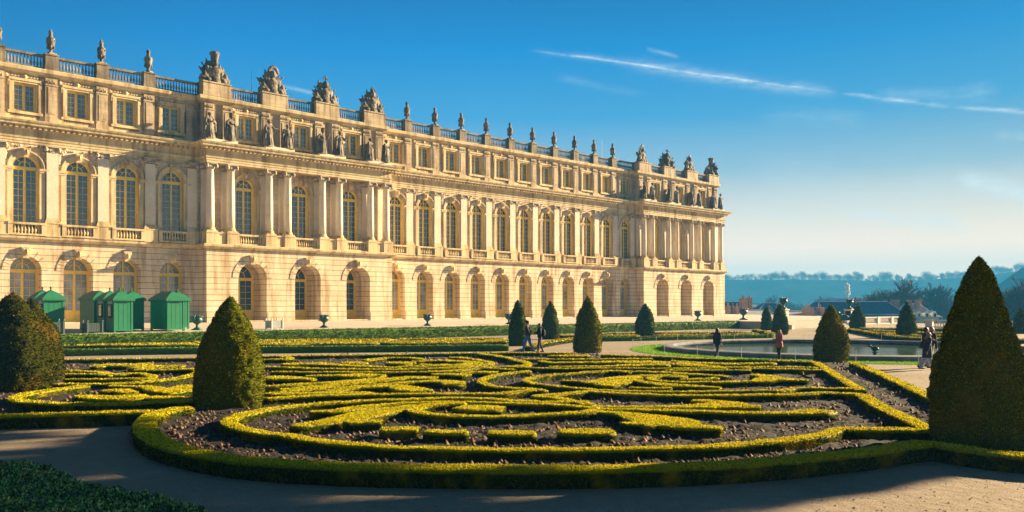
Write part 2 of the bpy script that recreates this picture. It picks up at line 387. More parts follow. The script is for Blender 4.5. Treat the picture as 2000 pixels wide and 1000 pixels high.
# soil
def soil():
    m,nt,b=mat('tilled_soil'); wp=worldpos(nt)
    n=noise(nt,5,8,wp,.7); nt.links.new(ramp(nt,n,[(.35,(.004,.002,.0012)),(.55,(.012,.006,.0035)),(.75,(.034,.019,.011))]),b.inputs['Base Color'])
    b.inputs['Roughness'].default_value=.95; bump(nt,b,noise(nt,22,6,wp,.7),.9,.05); return m
M['soil']=soil()
M['clod']=plain('soil_clod',(.12,.068,.043),.9,var=.5,sc=1.5)
def gravel(name,c0,c1,c2,bs=.5):
    m,nt,b=mat(name); wp=worldpos(nt)
    n1=noise(nt,.22,5,wp,.6); n2=noise(nt,38,4,wp,.75); n3=noise(nt,4,5,wp,.6)
    col=ramp(nt,n1,[(.3,c0),(.5,c1),(.7,c2)])
    col=mixc(nt,.6,col,ramp(nt,n2,[(.38,(.25,.23,.22)),(.62,(1,1,1))]),'MULTIPLY')
    col=mixc(nt,.4,col,ramp(nt,n3,[(.35,(.62,.6,.58)),(.6,(1,1,1))]),'MULTIPLY')
    nt.links.new(col,b.inputs['Base Color']); b.inputs['Roughness'].default_value=.95
    ad=nt.nodes.new('ShaderNodeMath'); ad.operation='MULTIPLY_ADD'; nt.links.new(n3,ad.inputs[0]); ad.inputs[1].default_value=2.5; nt.links.new(n2,ad.inputs[2])
    bump(nt,b,ad.outputs[0],bs,.012); return m
M['gravel']=gravel('path_gravel',(.27,.20,.135),(.34,.255,.175),(.41,.315,.225),1.0)
M['terrace']=gravel('terrace_paving',(.58,.47,.38),(.64,.53,.44),(.68,.58,.49),.3)
M['pale']=stone('pale_steps_stone',(.55,.50,.43),(.64,.58,.50),(.70,.65,.57),stain=False)
M['grass']=leafmat('lawn_grass',[(0,(.10,.22,.010)),(.5,(.22,.46,.02)),(1,(.34,.60,.04))],psc=.7,trans=.25)
def grassbase():
    m,nt,b=mat('lawn_base'); wp=worldpos(nt); nt.links.new(ramp(nt,noise(nt,3,5,wp),[(.3,(.14,.32,.012)),(.7,(.24,.46,.02))]),b.inputs['Base Color']); b.inputs['Roughness'].default_value=.9; bump(nt,b,noise(nt,50,3,wp),.6,.03); return m
M['lawn']=grassbase()
M['rim']=stone('basin_stone',(.12,.13,.16),(.20,.20,.23),(.32,.31,.31),sc=1.2,stainc=(.5,.52,.56))
def water():
    m,nt,b=mat('basin_water'); nt.nodes.remove(b); wp=worldpos(nt)
    d=nt.nodes.new('ShaderNodeBsdfDiffuse'); nt.links.new(ramp(nt,noise(nt,.35,4,wp),[(.3,(.022,.042,.034)),(.7,(.05,.075,.055))]),d.inputs[0])
    g=nt.nodes.new('ShaderNodeBsdfGlossy'); g.inputs['Roughness'].default_value=.06
    bp=nt.nodes.new('ShaderNodeBump'); bp.inputs['Strength'].default_value=.12; bp.inputs['Distance'].default_value=.05; nt.links.new(noise(nt,2.2,4,wp),bp.inputs['Height']); nt.links.new(bp.outputs[0],g.inputs['Normal'])
    x=nt.nodes.new('ShaderNodeMixShader'); x.inputs[0].default_value=.30; nt.links.new(d.outputs[0],x.inputs[1]); nt.links.new(g.outputs[0],x.inputs[2]); nt.links.new(x.outputs[0],nt.nodes['Material Output'].inputs[0]); return m
M['water']=water()
M['bronze']=plain('green_bronze',(.018,.07,.062),.5,.3,var=.35,sc=6)
M['kiosk_roof']=plain('green_canvas',(.012,.17,.075),.6,var=.12,sc=3)
M['kiosk']=plain('green_board',(.010,.20,.085),.55,var=.10,sc=2)
M['kiosk_dark']=plain('dark_green_board',(.012,.06,.03),.6,var=.15,sc=2)
M['white']=plain('white_sign',(.7,.68,.62),.6)
M['planter']=plain('pale_grey_planter_paint',(.52,.52,.48),.6,var=.08)
M['planter_green']=plain('grey_green_planter_paint',(.09,.13,.11),.6,var=.1)
M['slate']=stone('blue_slate',(.016,.075,.16),(.022,.10,.20),(.035,.14,.25),sc=2,stain=False,rough=.6)
M['zinc']=stone('zinc_roof',(.36,.36,.38),(.44,.44,.45),(.5,.5,.5),stain=False,rough=.5)
M['brick']=stone('chimney_brick',(.30,.17,.14),(.36,.22,.18),(.44,.30,.25),sc=3,joints=(.5,.16,.012),stain=False)
M['housewall']=stone('house_plaster',(.45,.42,.38),(.5,.47,.43),(.55,.52,.48),stain=False)
M['bark']=plain('bare_bark',(.055,.042,.035),.9,var=.3)
M['hill']=None
def hillm():
    m,nt,b=mat('wooded_hill'); wp=worldpos(nt); nt.links.new(ramp(nt,noise(nt,.02,8,wp,.65),[(.35,(.012,.03,.04)),(.65,(.04,.06,.06))]),b.inputs['Base Color']); b.inputs['Roughness'].default_value=1; b.inputs['Specular IOR Level'].default_value=0; return m
M['hill']=hillm()
M['wire']=plain('grey_wire',(.25,.25,.24),.5)
M['post']=plain('pale_post',(.55,.53,.45),.6)
M['skin']=plain('skin',(.52,.30,.21),.55)
def cloth(name,c,r=.85): return plain(name,c,r,var=.15,sc=9,bs=.2)
# ------------------------------------------------------------------ palace
ZT=1.23; YM=84.0
PAL=empty('palace',(69.7,84,ZT),0,'long three storey cream limestone palace with arched windows and roof balustrade','palace')
PO=(69.7,84,ZT)
def PB(): return MB(PO)
def pbuild(mb,name,mt,parent=PAL,smooth=False): return mb.build(name,mt,parent,smooth=smooth)
PAV=[(37.15,59.3),(106.2,128.45)]
WA=[13.16+4.283*k for k in range(6)]; WB=[61.3+4.285*k for k in range(11)]
WP=[[42.0,48.35,54.7],[110.95,117.27,123.56]]
VA=[15.3,19.6,23.8,28.1,32.38]; VB=[63.1+4.268*k for k in range(10)]
PAIR=[[38.83,45.18,51.5,57.75],[108.0,114.35,120.6,126.9]]
X0=11.0
def plan(ym,yp,e=0.0,end=None):
    pts=[(X0,ym)]
    for a,b in PAV: pts+=[(a+e,ym),(a+e,yp),(b-e,yp)]+([(b-e,ym)] if b<120 else [])
    pts.append((PAV[1][1]-e,104)); return pts
def sweep(mb,pts,prof):
    """profile (projection outwards, z) along an axis aligned plan path; outward is to the right of travel"""
    n=len(pts); rows=[]
    for i,(x,y) in enumerate(pts):
        ds=[]
        if i>0: ds.append((x-pts[i-1][0],y-pts[i-1][1]))
        if i<n-1: ds.append((pts[i+1][0]-x,pts[i+1][1]-y))
        nx=ny=0
        norms=[]
        for dx,dy in ds:
            l=math.hypot(dx,dy); norms.append((dy/l,-dx/l))
        if len(norms)==2 and abs(norms[0][0]-norms[1][0])+abs(norms[0][1]-norms[1][1])>1e-6:
            nx=norms[0][0]+norms[1][0]; ny=norms[0][1]+norms[1][1]
        else: nx,ny=norms[0]
        rows.append([(x+nx*p,y+ny*p,z) for p,z in prof])
    m=len(prof); vs=[v for r in rows for v in r]; fs=[]
    for i in range(n-1):
        for j in range(m-1):
            fs.append((i*m+j,(i+1)*m+j,(i+1)*m+j+1,i*m+j+1))
    fs.append(tuple(range(m-1,-1,-1))); fs.append(tuple((n-1)*m+j for j in range(m)))
    return mb.add(vs,fs)
def arch_pts(xc,w,zs,n=14):
    r=w/2
    return [(xc-r*math.cos(math.pi*k/n),zs+r*math.sin(math.pi*k/n)) for k in range(n+1)]
def bay(mb,x0,x1,z0,z1,y,xc,w,zb,zs,arch,dep):
    a,b=xc-w/2,xc+w/2
    mb.quad((x0,y,z0),(a,y,z0),(a,y,z1),(x0,y,z1)); mb.quad((b,y,z0),(x1,y,z0),(x1,y,z1),(b,y,z1))
    if zb>z0+1e-4: mb.quad((a,y,z0),(b,y,z0),(b,y,zb),(a,y,zb))
    top=arch_pts(xc,w,zs) if arch else [(a,zs),(b,zs)]
    for (xa,za),(xb,zb_) in zip(top[:-1],top[1:]): mb.quad((xa,y,za),(xb,y,zb_),(xb,y,z1),(xa,y,z1))
    ring=[(a,zb)]+top+[(b,zb)]
    for (xa,za),(xb,zb_) in zip(ring[:-1],ring[1:]): mb.quad((xa,y,za),(xa,y+dep,za),(xb,y+dep,zb_),(xb,y,zb_))
    mb.quad((a,y,zb),(b,y,zb),(b,y+dep,zb),(a,y+dep,zb))
def edges(c,lo,hi):
    return [lo]+[(c[i]+c[i+1])/2 for i in range(len(c)-1)]+[hi]
# --- ground floor
GZ0,GZ1=ZT,8.5
g=PB()
def wallrun(mb,cs,lo,hi,z0,z1,y,w,zb,zs,arch,dep):
    e=edges(cs,lo,hi)
    for i,c in enumerate(cs): bay(mb,e[i],e[i+1],z0,z1,y,c,w,zb,zs,arch,dep)
wallrun(g,WA,X0,37.15,GZ0,GZ1,84,2.5,GZ0+.12,5.92,True,1.25)
wallrun(g,WP[0],37.15,59.3,GZ0,GZ1,82.1,3.1,GZ0+.12,5.65,True,3.1)
wallrun(g,WB,59.3,106.2,GZ0,GZ1,84,2.5,GZ0+.12,5.92,True,1.25)
wallrun(g,WP[1],106.2,128.45,GZ0,GZ1,82.1,3.1,GZ0+.12,5.65,True,3.1)
for x in (37.15,106.2): g.quad((x,84,GZ0),(x,82.1,GZ0),(x,82.1,GZ1),(x,84,GZ1))
g.quad((59.3,82.1,GZ0),(59.3,84,GZ0),(59.3,84,GZ1),(59.3,82.1,GZ1))
g.quad((128.45,82.1,GZ0),(128.45,104,GZ0),(128.45,104,GZ1),(128.45,82.1,GZ1))
pbuild(g,'ground_floor_wall',M['rust'])
def plinth(x0,x1,y):
    p=MB(PO); p.box(x0,x1,y-.09,y+.02,GZ0-.1,GZ0+.95); pbuild(p,'plinth',M['rust'])
for cs,lo,hi,y,w in ((WA,X0,37.06,84,2.5),(WP[0],37.15,59.3,82.1,3.1),(WB,59.3,106.1,84,2.5),(WP[1],106.2,128.45,82.1,3.1)):
    e=lo
    for c in cs: plinth(e,c-w/2-.04,y); e=c+w/2+.04
    plinth(e,hi,y)
# voussoirs + keystones of the ground floor
def keystone(c,y,z,s=1.0,parent=PAL,name='keystone'):
    k=MB((c,y,z))
    k.add([(c-.24*s,y-.16,z-.5*s),(c+.24*s,y-.16,z-.5*s),(c+.38*s,y-.26,z+.45*s),(c-.38*s,y-.26,z+.45*s),(c-.24*s,y+.05,z-.5*s),(c+.24*s,y+.05,z-.5*s),(c+.38*s,y+.05,z+.45*s),(c-.38*s,y+.05,z+.45*s)],
      [(0,1,2,3),(0,4,5,1),(1,5,6,2),(2,6,7,3),(3,7,4,0)])
    k.ell((c,y-.27,z+.02),(.2*s,.16,.3*s),nu=8,nv=6); k.ell((c,y-.33,z-.08),(.07*s,.1,.1*s),nu=6,nv=4)
    k.ell((c-.2*s,y-.22,z+.2),(.13*s,.12,.16*s),nu=6,nv=4); k.ell((c+.2*s,y-.22,z+.2),(.13*s,.12,.16*s),nu=6,nv=4)
    return k.mesh(name,M['trim'])
gk=keystone(0,0,0); uk=keystone(0,0,0,.85)
for cs,y,z in ((WA,84,7.35),(WP[0],82.1,7.4),(WB,84,7.35),(WP[1],82.1,7.4)):
    for c in cs: inst('keystone',gk,(c-PO[0],y-PO[1],z+.12-PO[2]),PAL)
# voussoir joint lines: shallow wedge blocks round each arch
for cs,y,w,zs in ((WA,84,2.5,5.92),(WP[0],82.1,3.1,5.65),(WB,84,2.5,5.92),(WP[1],82.1,3.1,5.65)):
    for c in cs:
        r=w/2; v=PB()
        for k in range(9):
            a0=math.pi*(k+.06)/9; a1=math.pi*(k+.94)/9; ro=r+.62
            q=[(c-rr*math.cos(a),zs+rr*math.sin(a)) for rr,a in ((r,a0),(ro,a0),(ro,a1),(r,a1))]
            v.prism(q[::-1],y-.045,y+.01)
        pbuild(v,'arch_voussoirs',M['rust'])
# --- string course between ground floor and main floor
s=PB(); sweep(s,plan(84,82.1),[(0,8.42),(.10,8.42),(.12,8.5),(.30,8.6),(.42,8.68),(.45,8.86),(.30,8.92),(-.6,8.93)])
pbuild(s,'string_course',M['trim'])
# floor of the colonnades
f=PB()
for a,b in PAV: f.box(a+.02,b-.02,82.0,85.2,8.7,8.95)
pbuild(f,'colonnade_floor',M['trim'])
# --- main floor wall
UZ0,UZ1=8.9,16.98; YP=83.75
u=PB()
wallrun(u,WA,X0,37.3,UZ0,UZ1,84,2.1,9.4,14.85,True,.5)
wallrun(u,WB,59.15,106.35,UZ0,UZ1,84,2.1,9.4,14.85,True,.5)
wallrun(u,WP[0],37.3,59.15,UZ0,UZ1,YP,2.1,9.4,14.85,True,.5)
wallrun(u,WP[1],106.35,128.3,UZ0,UZ1,YP,2.1,9.4,14.85,True,.5)
for x in (37.3,106.35): u.quad((x,84,UZ0),(x,YP,UZ0),(x,YP,UZ1),(x,84,UZ1))
u.quad((59.15,YP,UZ0),(59.15,84,UZ0),(59.15,84,UZ1),(59.15,YP,UZ1)); u.quad((128.3,YP,UZ0),(128.3,104,UZ0),(128.3,104,UZ1),(128.3,YP,UZ1))
pbuild(u,'main_floor_wall',M['wall'])
def surround(y):
    m=MB(); w=2.1; r=w/2; n=16
    for r0,r1,pr in ((r,r+.16,.07),(r+.16,r+.34,.13),(r+.34,r+.44,.19)):
        for k in range(n):
            a0=math.pi*k/n;a1=math.pi*(k+1)/n
            q=[(-rr*math.cos(a),14.85+rr*math.sin(a)) for rr,a in((r0,a0),(r1,a0),(r1,a1),(r0,a1))]
            m.prism(q[::-1],-pr,.01)
    for sx in(-1,1):
        a,b=sorted((sx*r,sx*(r+.42))); m.box(a,b,-.12,.01,10.15,14.5)
        a,b=sorted((sx*(r-.02),sx*(r+.75))); m.box(a,b,-.17,.01,14.5,14.66); m.box(a,b,-.22,.01,14.66,14.84)
        m.box(*sorted((sx*r,sx*(r+.46))),-.16,.01,10.1,10.3)
    return m.mesh('window_surround',M['trim'])
sur=surround(0)
# relief carving in the spandrels
def relief(seed,half,side):
    r_=random.Random(seed+side); m=MB()
    for sx in(side,):
        for k in range(15):
            t=k/14; x=sx*(1.15+.75*min(1,t*1.2)+r_.uniform(-.12,.12)); z=16.7-1.35*max(0,t-.15)+r_.uniform(-.1,.1)
            if math.hypot(x,z-14.85)<1.6: x=sx*(abs(x)+.35)
            if abs(x)>half: x=sx*half
            s_=r_.uniform(.07,.17); m.ell((x,-.03,z),(s_*1.2,.13,s_*1.1),Matrix.Rotation(r_.uniform(0,3),3,'Y'),6,4)
        m.box(*sorted((sx*.9,sx*1.55)),-.012,.005,16.5,16.8)
        for k in range(7):
            m.ell((sx*(.45+.16*k),-.02,16.72+r_.uniform(-.04,.04)-.02*k),(.1,.12,.1),None,6,4)
    return m.mesh('spandrel_relief',M['wall'])
rel=[[relief(k*5,1.62,sd) for sd in (-1,1)] for k in range(3)]
# --- windows
def winmesh(w,zb,zs,arch,rows,kick,cols=2,bar=.028,fr0=.12,name='window',mt='ochre',ztop=None,pane='glass'):
    """local origin at the window bottom centre on its plane; frame in front of the pane"""
    m=MB(); r=w/2; H=zs-zb; fr=fr0
    m.box(-r,-r+fr,-.08,.06,0,H); m.box(r-fr,r,-.08,.06,0,H); m.box(r-.035,r-.004,-.22,-.08,0,H); m.box(-r+.004,-r+.035,-.22,-.08,0,H)
    m.box(-r+fr,r-fr,-.079,.06,0,.10)
    m.box(-.065,.065,-.10,.05,.10,H-.001)
    if kick: m.box(-r+fr,-.065,-.05,.04,.10,kick); m.box(.065,r-fr,-.05,.04,.10,kick)
    z0=kick if kick else .10
    zt=H-(.12 if arch else .1)
    m.box(-r+fr,r-fr,-.095,.05,zt,zt+(.24 if arch else .1))
    for sx in(-1,1):
        x0,x1=sorted((sx*.065,sx*(r-fr)))
        m.box(x0,x0+.05,-.03,.028,z0,zt); m.box(x1-.05,x1,-.03,.028,z0,zt)
        m.box(x0+.06,x1-.06,-.028,.027,z0,z0+.07); m.box(x0+.06,x1-.06,-.028,.027,zt-.07,zt)
        for c in range(1,cols): xx=x0+.06+(x1-x0-.12)*c/cols; m.box(xx-bar/2,xx+bar/2,-.01,.022,z0+.07,zt-.07)
        for q in range(1,rows): zz=z0+(zt-z0)*q/rows; m.box(x0+.06,x1-.06,-.008,.021,zz-bar/2,zz+bar/2)
    P=MB()
    if arch:
        n=16
        for k in range(n):
            a0=math.pi*k/n;a1=math.pi*(k+1)/n
            m.prism([(-rr*math.cos(a),H+rr*math.sin(a)) for rr,a in((r-fr,a0),(r,a0),(r,a1),(r-fr,a1))][::-1],-.08,.06)
            m.prism([(-rr*math.cos(a),H+rr*math.sin(a)) for rr,a in((r-.035,a0),(r-.004,a0),(r-.004,a1),(r-.035,a1))][::-1],-.22,-.08)
            rr0=r*.42
            m.prism([(-rr*math.cos(a),H+.12+rr*math.sin(a)) for rr,a in((rr0-.025,a0),(rr0+.025,a0),(rr0+.025,a1),(rr0-.025,a1))][::-1],-.05,.02)
        m.box(-.06,.06,-.09,.05,H+.12,H+r-fr+.01)
        for a in (math.pi*.25,math.pi*.75):
            d=Vector((math.cos(a),0,math.sin(a))); c=Vector((0,-.015,H+.12))+d*(r*.66)
            m.obox(c,d*(r*.26),Vector((0,.035,0)),Vector((-d.z,0,d.x))*.02)
        pts=[(-r,0)]+[(x,z+H) for x,z in arch_pts(0,w,0,16)]+[(r,0)]
    else: pts=[(-r,0),(-r,H),(r,H),(r,0)]
    P.add([(x,.03,z) for x,z in pts],[tuple(range(len(pts)-1,-1,-1))])
    return m.mesh(name,M[mt]),P.mesh('pane',M[pane])
W_up=winmesh(2.1,9.4,14.85,True,9,0)
W_gr=winmesh(2.5,1.35,5.92,True,5,1.0,pane='glass_curtain')
W_gp=winmesh(3.1,1.35,5.65,True,5,1.0)
W_at=winmesh(1.75,19.8,22.25,False,5,0,bar=.022,fr0=.07,pane='glass_attic')
def putwin(Wm,x,y,z):
    o=inst('window',Wm[0],(x-PO[0],y-PO[1],z-PO[2]),PAL); inst('pane',Wm[1],(0,0,0),o); return o
for i,c in enumerate(WA+WB):
    putwin(W_gr,c,85.2,1.35); putwin(W_up,c,84.42,9.4)
    so_=inst('window_surround',sur,(c-PO[0],0,-PO[2]),PAL); inst('keystone',uk,(0,-.05,16.15),so_); [inst('spandrel_relief',rm_,(0,0,0),so_) for rm_ in rel[i%3]]
for cs in WP:
    for i,c in enumerate(cs):
        putwin(W_gp,c,85.15,1.35); putwin(W_up,c,YP+.42,9.4)
        so_=inst('window_surround',sur,(c-PO[0],YP-PO[1],-PO[2]),PAL); inst('keystone',uk,(0,-.05,16.15),so_); [inst('spandrel_relief',rm_,(0,0,0),so_) for rm_ in rel[i%3]]
# backs so nothing shows through
bk=PB(); bk.quad((X0,85.35,ZT),(128.3,85.35,ZT),(128.3,85.35,23.6),(X0,85.35,23.6)); bk.quad((X0,84,ZT),(X0,84,23.6),(X0,104,23.6),(X0,104,ZT)); bk.quad((X0,104,ZT),(X0,104,23.6),(128.3,104,23.6),(128.3,104,ZT))
pbuild(bk,'rear_wall',M['wall'])
# --- pilasters of the main floor
def ioncap(m,x,y,z,w,h=.62,d=.3,full=False):
    """ionic capital with angled volutes and garland"""
    m.box(x-w*.62,x+w*.62,y-d-.12,y+(d if full else 0),z+h-.13,z+h)
    for sx in(-1,1):
        cx=x+sx*w*.56
        for yy in ((y-d-.06,),(y-d-.06,y+d+.06))[1 if full else 0]:
            m.ell((cx,yy,z+h*.46),(.17,.12,.21),None,10,6); m.ell((cx,yy-.1,z+h*.46),(.07,.07,.08),None,6,4)
    m.box(x-w*.48,x+w*.48,y-d,y+(d if full else 0),z+h*.45,z+h-.13)
    for k in range(5): m.ell((x+(k-2)*w*.2,y-d-.03,z+h*.25-abs(k-2)*-.05),(.09,.08,.11),None,6,4)
def pilaster(h=6.8,w=.95,pr=.22):
    s_=MB(); s_.box(-w/2,w/2,-pr,.01,.42,h-.6)
    b_=MB(); b_.box(-w/2-.14,w/2+.14,-pr-.14,.005,0,.16); b_.box(-w/2-.09,w/2+.09,-pr-.1,.004,.16,.28); b_.box(-w/2-.05,w/2+.05,-pr-.05,.003,.28,.42)
    c_=MB(); ioncap(c_,0,0,h-.62,w,.62,pr); 
    d_=MB(); d_.box(-.62,.62,-.46,.01,-1.25,-.1); d_.box(-.67,.67,-.5,.012,-.1,0); d_.box(-.66,.66,-.5,.011,-1.25,-1.12)
    return s_.mesh('pilaster',M['column']),b_.mesh('base',M['trim']),c_.mesh('capital',M['capital']),d_.mesh('pedestal',M['trim'])
PL=pilaster()
def putpil(x,y=84):
    o=inst('pilaster',PL[0],(x-PO[0],y-PO[1],10.15-PO[2]),PAL)
    inst('base',PL[1],(0,0,0),o); inst('capital',PL[2],(0,0,0),o); inst('pedestal',PL[3],(0,0,0),o)
for x in VA+[36.45]+[60.0 if 0 else 0][:0]+VB+[105.6]: putpil(x)
# --- columns
def column():
    h=6.8; R0=.40
    prof=[(R0,.42),(R0*1.005,1.8),(R0*.97,3.5),(R0*.91,5.0),(R0*.85,h-.62),(R0*.92,h-.6),(R0*.92,h-.54)]
    s_=MB(); s_.lathe(prof,(0,0,0),18)
    b_=MB(); b_.box(-.54,.54,-.54,.54,0,.14); b_.lathe([(.53,.14),(.55,.2),(.52,.27),(.44,.30),(.44,.34),(.49,.37),(.47,.43),(.41,.45)],(0,0,0),18)
    c_=MB(); ioncap(c_,0,0,h-.62,.86,.62,.40,True); c_.lathe([(.40,h-.62),(.43,h-.5),(.44,h-.3)],(0,0,0),14)
    return s_.mesh('column',M['column'],True),b_.mesh('base',M['trim']),c_.mesh('capital',M['capital'])
CLM=column()
CX=[[x+d for x in pr for d in(-1.07,1.07)] for pr in PAIR]
for cols in CX:
    for x in cols:
        o=inst('column',CLM[0],(x-PO[0],82.65-PO[1],10.15-PO[2]),PAL); inst('base',CLM[1],(0,0,0),o); inst('capital',CLM[2],(0,0,0),o)
        putpil(x,YP)
for prs in PAIR:
    for x in prs:
        for d in(-1.07,1.07):
            pd=PB(); pd.box(x+d-.60,x+d+.60,82.12,83.22,8.93,10.02); pd.box(x+d-.65,x+d+.65,82.07,83.27,10.02,10.15); pd.box(x+d-.65,x+d+.65,82.07,83.27,8.93,9.1); pbuild(pd,'column_pedestal',M['trim'])
        pd=PB(); pd.box(x-.47,x+.47,82.25,82.6,8.93,9.98); pd.box(x-.42,x+.42,82.2,82.65,9.98,10.11); pbuild(pd,'parapet_panel',M['trim'])
# --- balustrades
def baluster(m,x,y,z,h,n=7):
    pr=[(.075,0),(.075,.06),(.045,.1),(.09,.26),(.10,.36),(.06,.58),(.04,.74),(.065,.82),(.04,.88),(.075,.93),(.075,1)]
    m.lathe([(r,t*h) for r,t in pr],(x,y,z),n)
def balmesh(L,h,n,dep=.3,name='balustrade',mt='trim',die=.0):
    m=MB(); m.box(-L/2,L/2,-dep/2,dep/2,0,.16); m.box(-L/2,L/2,-dep/2-.03,dep/2+.03,h-.18,h)
    for k in range(n):
        baluster(m,-L/2+die+(L-2*die)*(k+.5)/n,0,.16,h-.34)
    if die:
        for s_ in(-1,1): m.box(*sorted((s_*(L/2-die+.05),s_*L/2)),-dep/2+.01,dep/2-.01,.16,h-.18)
    return m.mesh(name,M[mt])
B1=balmesh(3.0,1.12,8,.34,'balcony_balustrade','trim',.42); B2=balmesh(3.0,1.12,9,.34,'balcony_balustrade','trim',.3)
for c in WA+WB: inst('balcony_balustrade',B1,(c-PO[0],83.66-PO[1],8.94-PO[2]),PAL)
for i,cs in enumerate(WP):
    for c in cs:
        inst('balcony_balustrade',B2,(c-PO[0],82.5-PO[1],8.94-PO[2]),PAL)
# --- entablature with dentils
e=PB(); sweep(e,plan(84,82.22,.1),[(-1.7,16.94),(.06,16.94),(.06,17.14),(.10,17.16),(.10,17.36),(.16,17.40),(.20,17.55),(.06,17.57),(.06,18.15),(.12,18.2),(.16,18.42),(.78,18.46),(.82,18.66),(.92,18.72),(.98,18.86),(.9,18.90),(-1.9,18.94)])
dn=e
def dentils(x0,x1,y,mb,z0=18.2,z1=18.44,st=.46,w=.22,d0=.15,d1=.62):
    x=x0+.1
    while x<x1-.1: mb.box(x,x+w,y-d1,y-d0,z0,z1); x+=st
dentils(X0,36.2,84,dn); dentils(60.1,105.2,84,dn)
for a,b in PAV: dentils(a+.1-.5,b-.1+.5,82.22,dn)
for x in (37.25,106.3):
    y=82.0
    while y<83.0: dn.box(x-.62,x-.15,y,y+.22,18.2,18.44); y+=.46
pbuild(e,'entablature',M['trim'])
# --- attic storey
AZ0,AZ1=18.93,23.3; YA=84.3; YAP=83.5
at=PB()
wallrun(at,WA,X0,37.4,AZ0,AZ1,YA,1.75,19.8,22.25,False,.42)
wallrun(at,WB,59.05,106.45,AZ0,AZ1,YA,1.75,19.8,22.25,False,.42)
wallrun(at,WP[0],37.4,59.05,AZ0,AZ1,YAP,1.75,19.8,22.25,False,.42)
wallrun(at,WP[1],106.45,128.2,AZ0,AZ1,YAP,1.75,19.8,22.25,False,.42)
for x in (37.4,106.45): at.quad((x,YA,AZ0),(x,YAP,AZ0),(x,YAP,AZ1),(x,YA,AZ1))
at.quad((59.05,YAP,AZ0),(59.05,YA,AZ0),(59.05,YA,AZ1),(59.05,YAP,AZ1)); at.quad((128.2,YAP,AZ0),(128.2,104,AZ0),(128.2,104,AZ1),(128.2,YAP,AZ1))
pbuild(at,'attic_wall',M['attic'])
ap=PB(); sweep(ap,plan(YA,YAP,.25),[(0,AZ0),(.12,AZ0),(.12,19.5),(.05,19.56),(0,19.56)]); 
sweep(ap,plan(YA,YAP,.25),[(0,23.0),(.05,23.0),(.08,23.12),(.3,23.2),(.38,23.3),(.46,23.34),(.5,23.62),(.42,23.68),(-3.0,23.72)])
pbuild(ap,'attic_cornice',M['trim'])
def apil():
    m=MB(); m.box(-.5,.5,-.20,.01,.6,4.05); m.box(-.56,.56,-.28,.01,0.01,.62); m.box(-.30,.30,-.235,-.19,.95,3.25)
    m.box(-.34,.34,-.225,-.19,.9,3.3); m.box(-.55,.55,-.25,.01,3.4,3.5)
    for k in range(5): m.ell((-.3+.15*k,-.22,3.72+.06*(k%2)),(.08,.08,.12),None,6,4)
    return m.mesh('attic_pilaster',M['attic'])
APM=apil()
def aw():
    m=MB(); r=.875
    for s_ in(-1,1):
        m.box(*sorted((s_*r,s_*(r+.17))),-.09,.01,0,2.45); m.box(*sorted((s_*(r+.17),s_*(r+.36))),-.15,.01,-.05,2.45)
        m.box(*sorted((s_*(r+.3),s_*(r+.48))),-.13,.01,2.1,2.86)
    m.box(-r-.36,r+.36,-.09,.011,2.45,2.62); m.box(-r-.4,r+.4,-.16,.012,2.62,2.82); m.box(-r-.5,r+.5,-.2,.012,-.28,-.05); m.box(-r-.3,r+.3,-.12,.012,-.5,-.28)
    for k in range(13):
        x=-1.5+.25*k; m.box(x-.07,x+.07,-.06,.01,2.95,3.13)
    m.ell((0,-.05,3.02),(.2,.14,.2),None,8,5)
    for s_ in(-1,1): m.ell((s_*1.45,-.05,2.95),(.14,.12,.2),None,6,4)
    return m.mesh('attic_window_surround',M['trim'])
AWM=aw()
for cs,y in ((WA+WB,YA),(WP[0]+WP[1],YAP)):
    for c in cs:
        putwin(W_at,c,y+.36,19.8); inst('attic_window_surround',AWM,(c-PO[0],y-PO[1],19.8-PO[2]),PAL)
for x in VA+VB+[36.5,60.0-.5,105.7]: inst('attic_pilaster',APM,(x-PO[0],YA-PO[1],AZ0-PO[2]),PAL)
for cols in CX:
    for x in cols: inst('attic_pilaster',APM,(min(max(x,38.0 if x<60 else 107.05),58.4 if x<60 else 127.6)-PO[0],YAP-PO[1],AZ0-PO[2]),PAL)
# --- roof balustrade
ZR=23.7
def rped(x,y,w=1.05,d=.75,h=1.45):
    rp=PB()
    rp.box(x-w/2,x+w/2,y-d/2,y+d/2,ZR,ZR+h-.14); rp.box(x-w/2-.06,x+w/2+.06,y-d/2-.06,y+d/2+.06,ZR+h-.14,ZR+h); rp.box(x-w/2-.05,x+w/2+.05,y-d/2-.05,y+d/2+.05,ZR,ZR+.32); pbuild(rp,'roof_pedestal',M['dark_stone' if w<2 else 'attic'])
YB=84.35; YBP=83.7
for x in VA+VB: rped(x,YB)
for prs in PAIR:
    for x in prs: rped(x-.1,YBP+.05,2.9,1.3,1.42)
def rbal(x0,x1,y):
    L=x1-x0; n=max(3,int(round((L)/.29))); me=balmesh(L,1.3,n,.34,'roof_balustrade','dark_stone',.12)
    inst('roof_balustrade',me,((x0+x1)/2-PO[0],y-PO[1],ZR-PO[2]),PAL)
def run(pts,y,half):
    for a,b in zip(pts[:-1],pts[1:]): rbal(a[0]+a[1],b[0]-b[1],y)
run([(X0,0)]+[(x,.55) for x in VA]+[(37.3,0)],YB,.5)
run([(59.2,0)]+[(x,.55) for x in VB]+[(106.4,0)],YB,.5)
for prs in PAIR: run([(x-.1,1.5) for x in prs],YBP,1.5)
rf=PB(); rf.box(X0,128.2,84.6,104,23.5,23.74)
pbuild(rf,'roof',M['lead'])
# statue plinths on the main cornice
for prs in PAIR:
    for x in prs: sp=PB(); sp.box(x-1.65,x+1.65,82.2,83.1,18.92,19.32); pbuild(sp,'statue_plinth',M['column'])
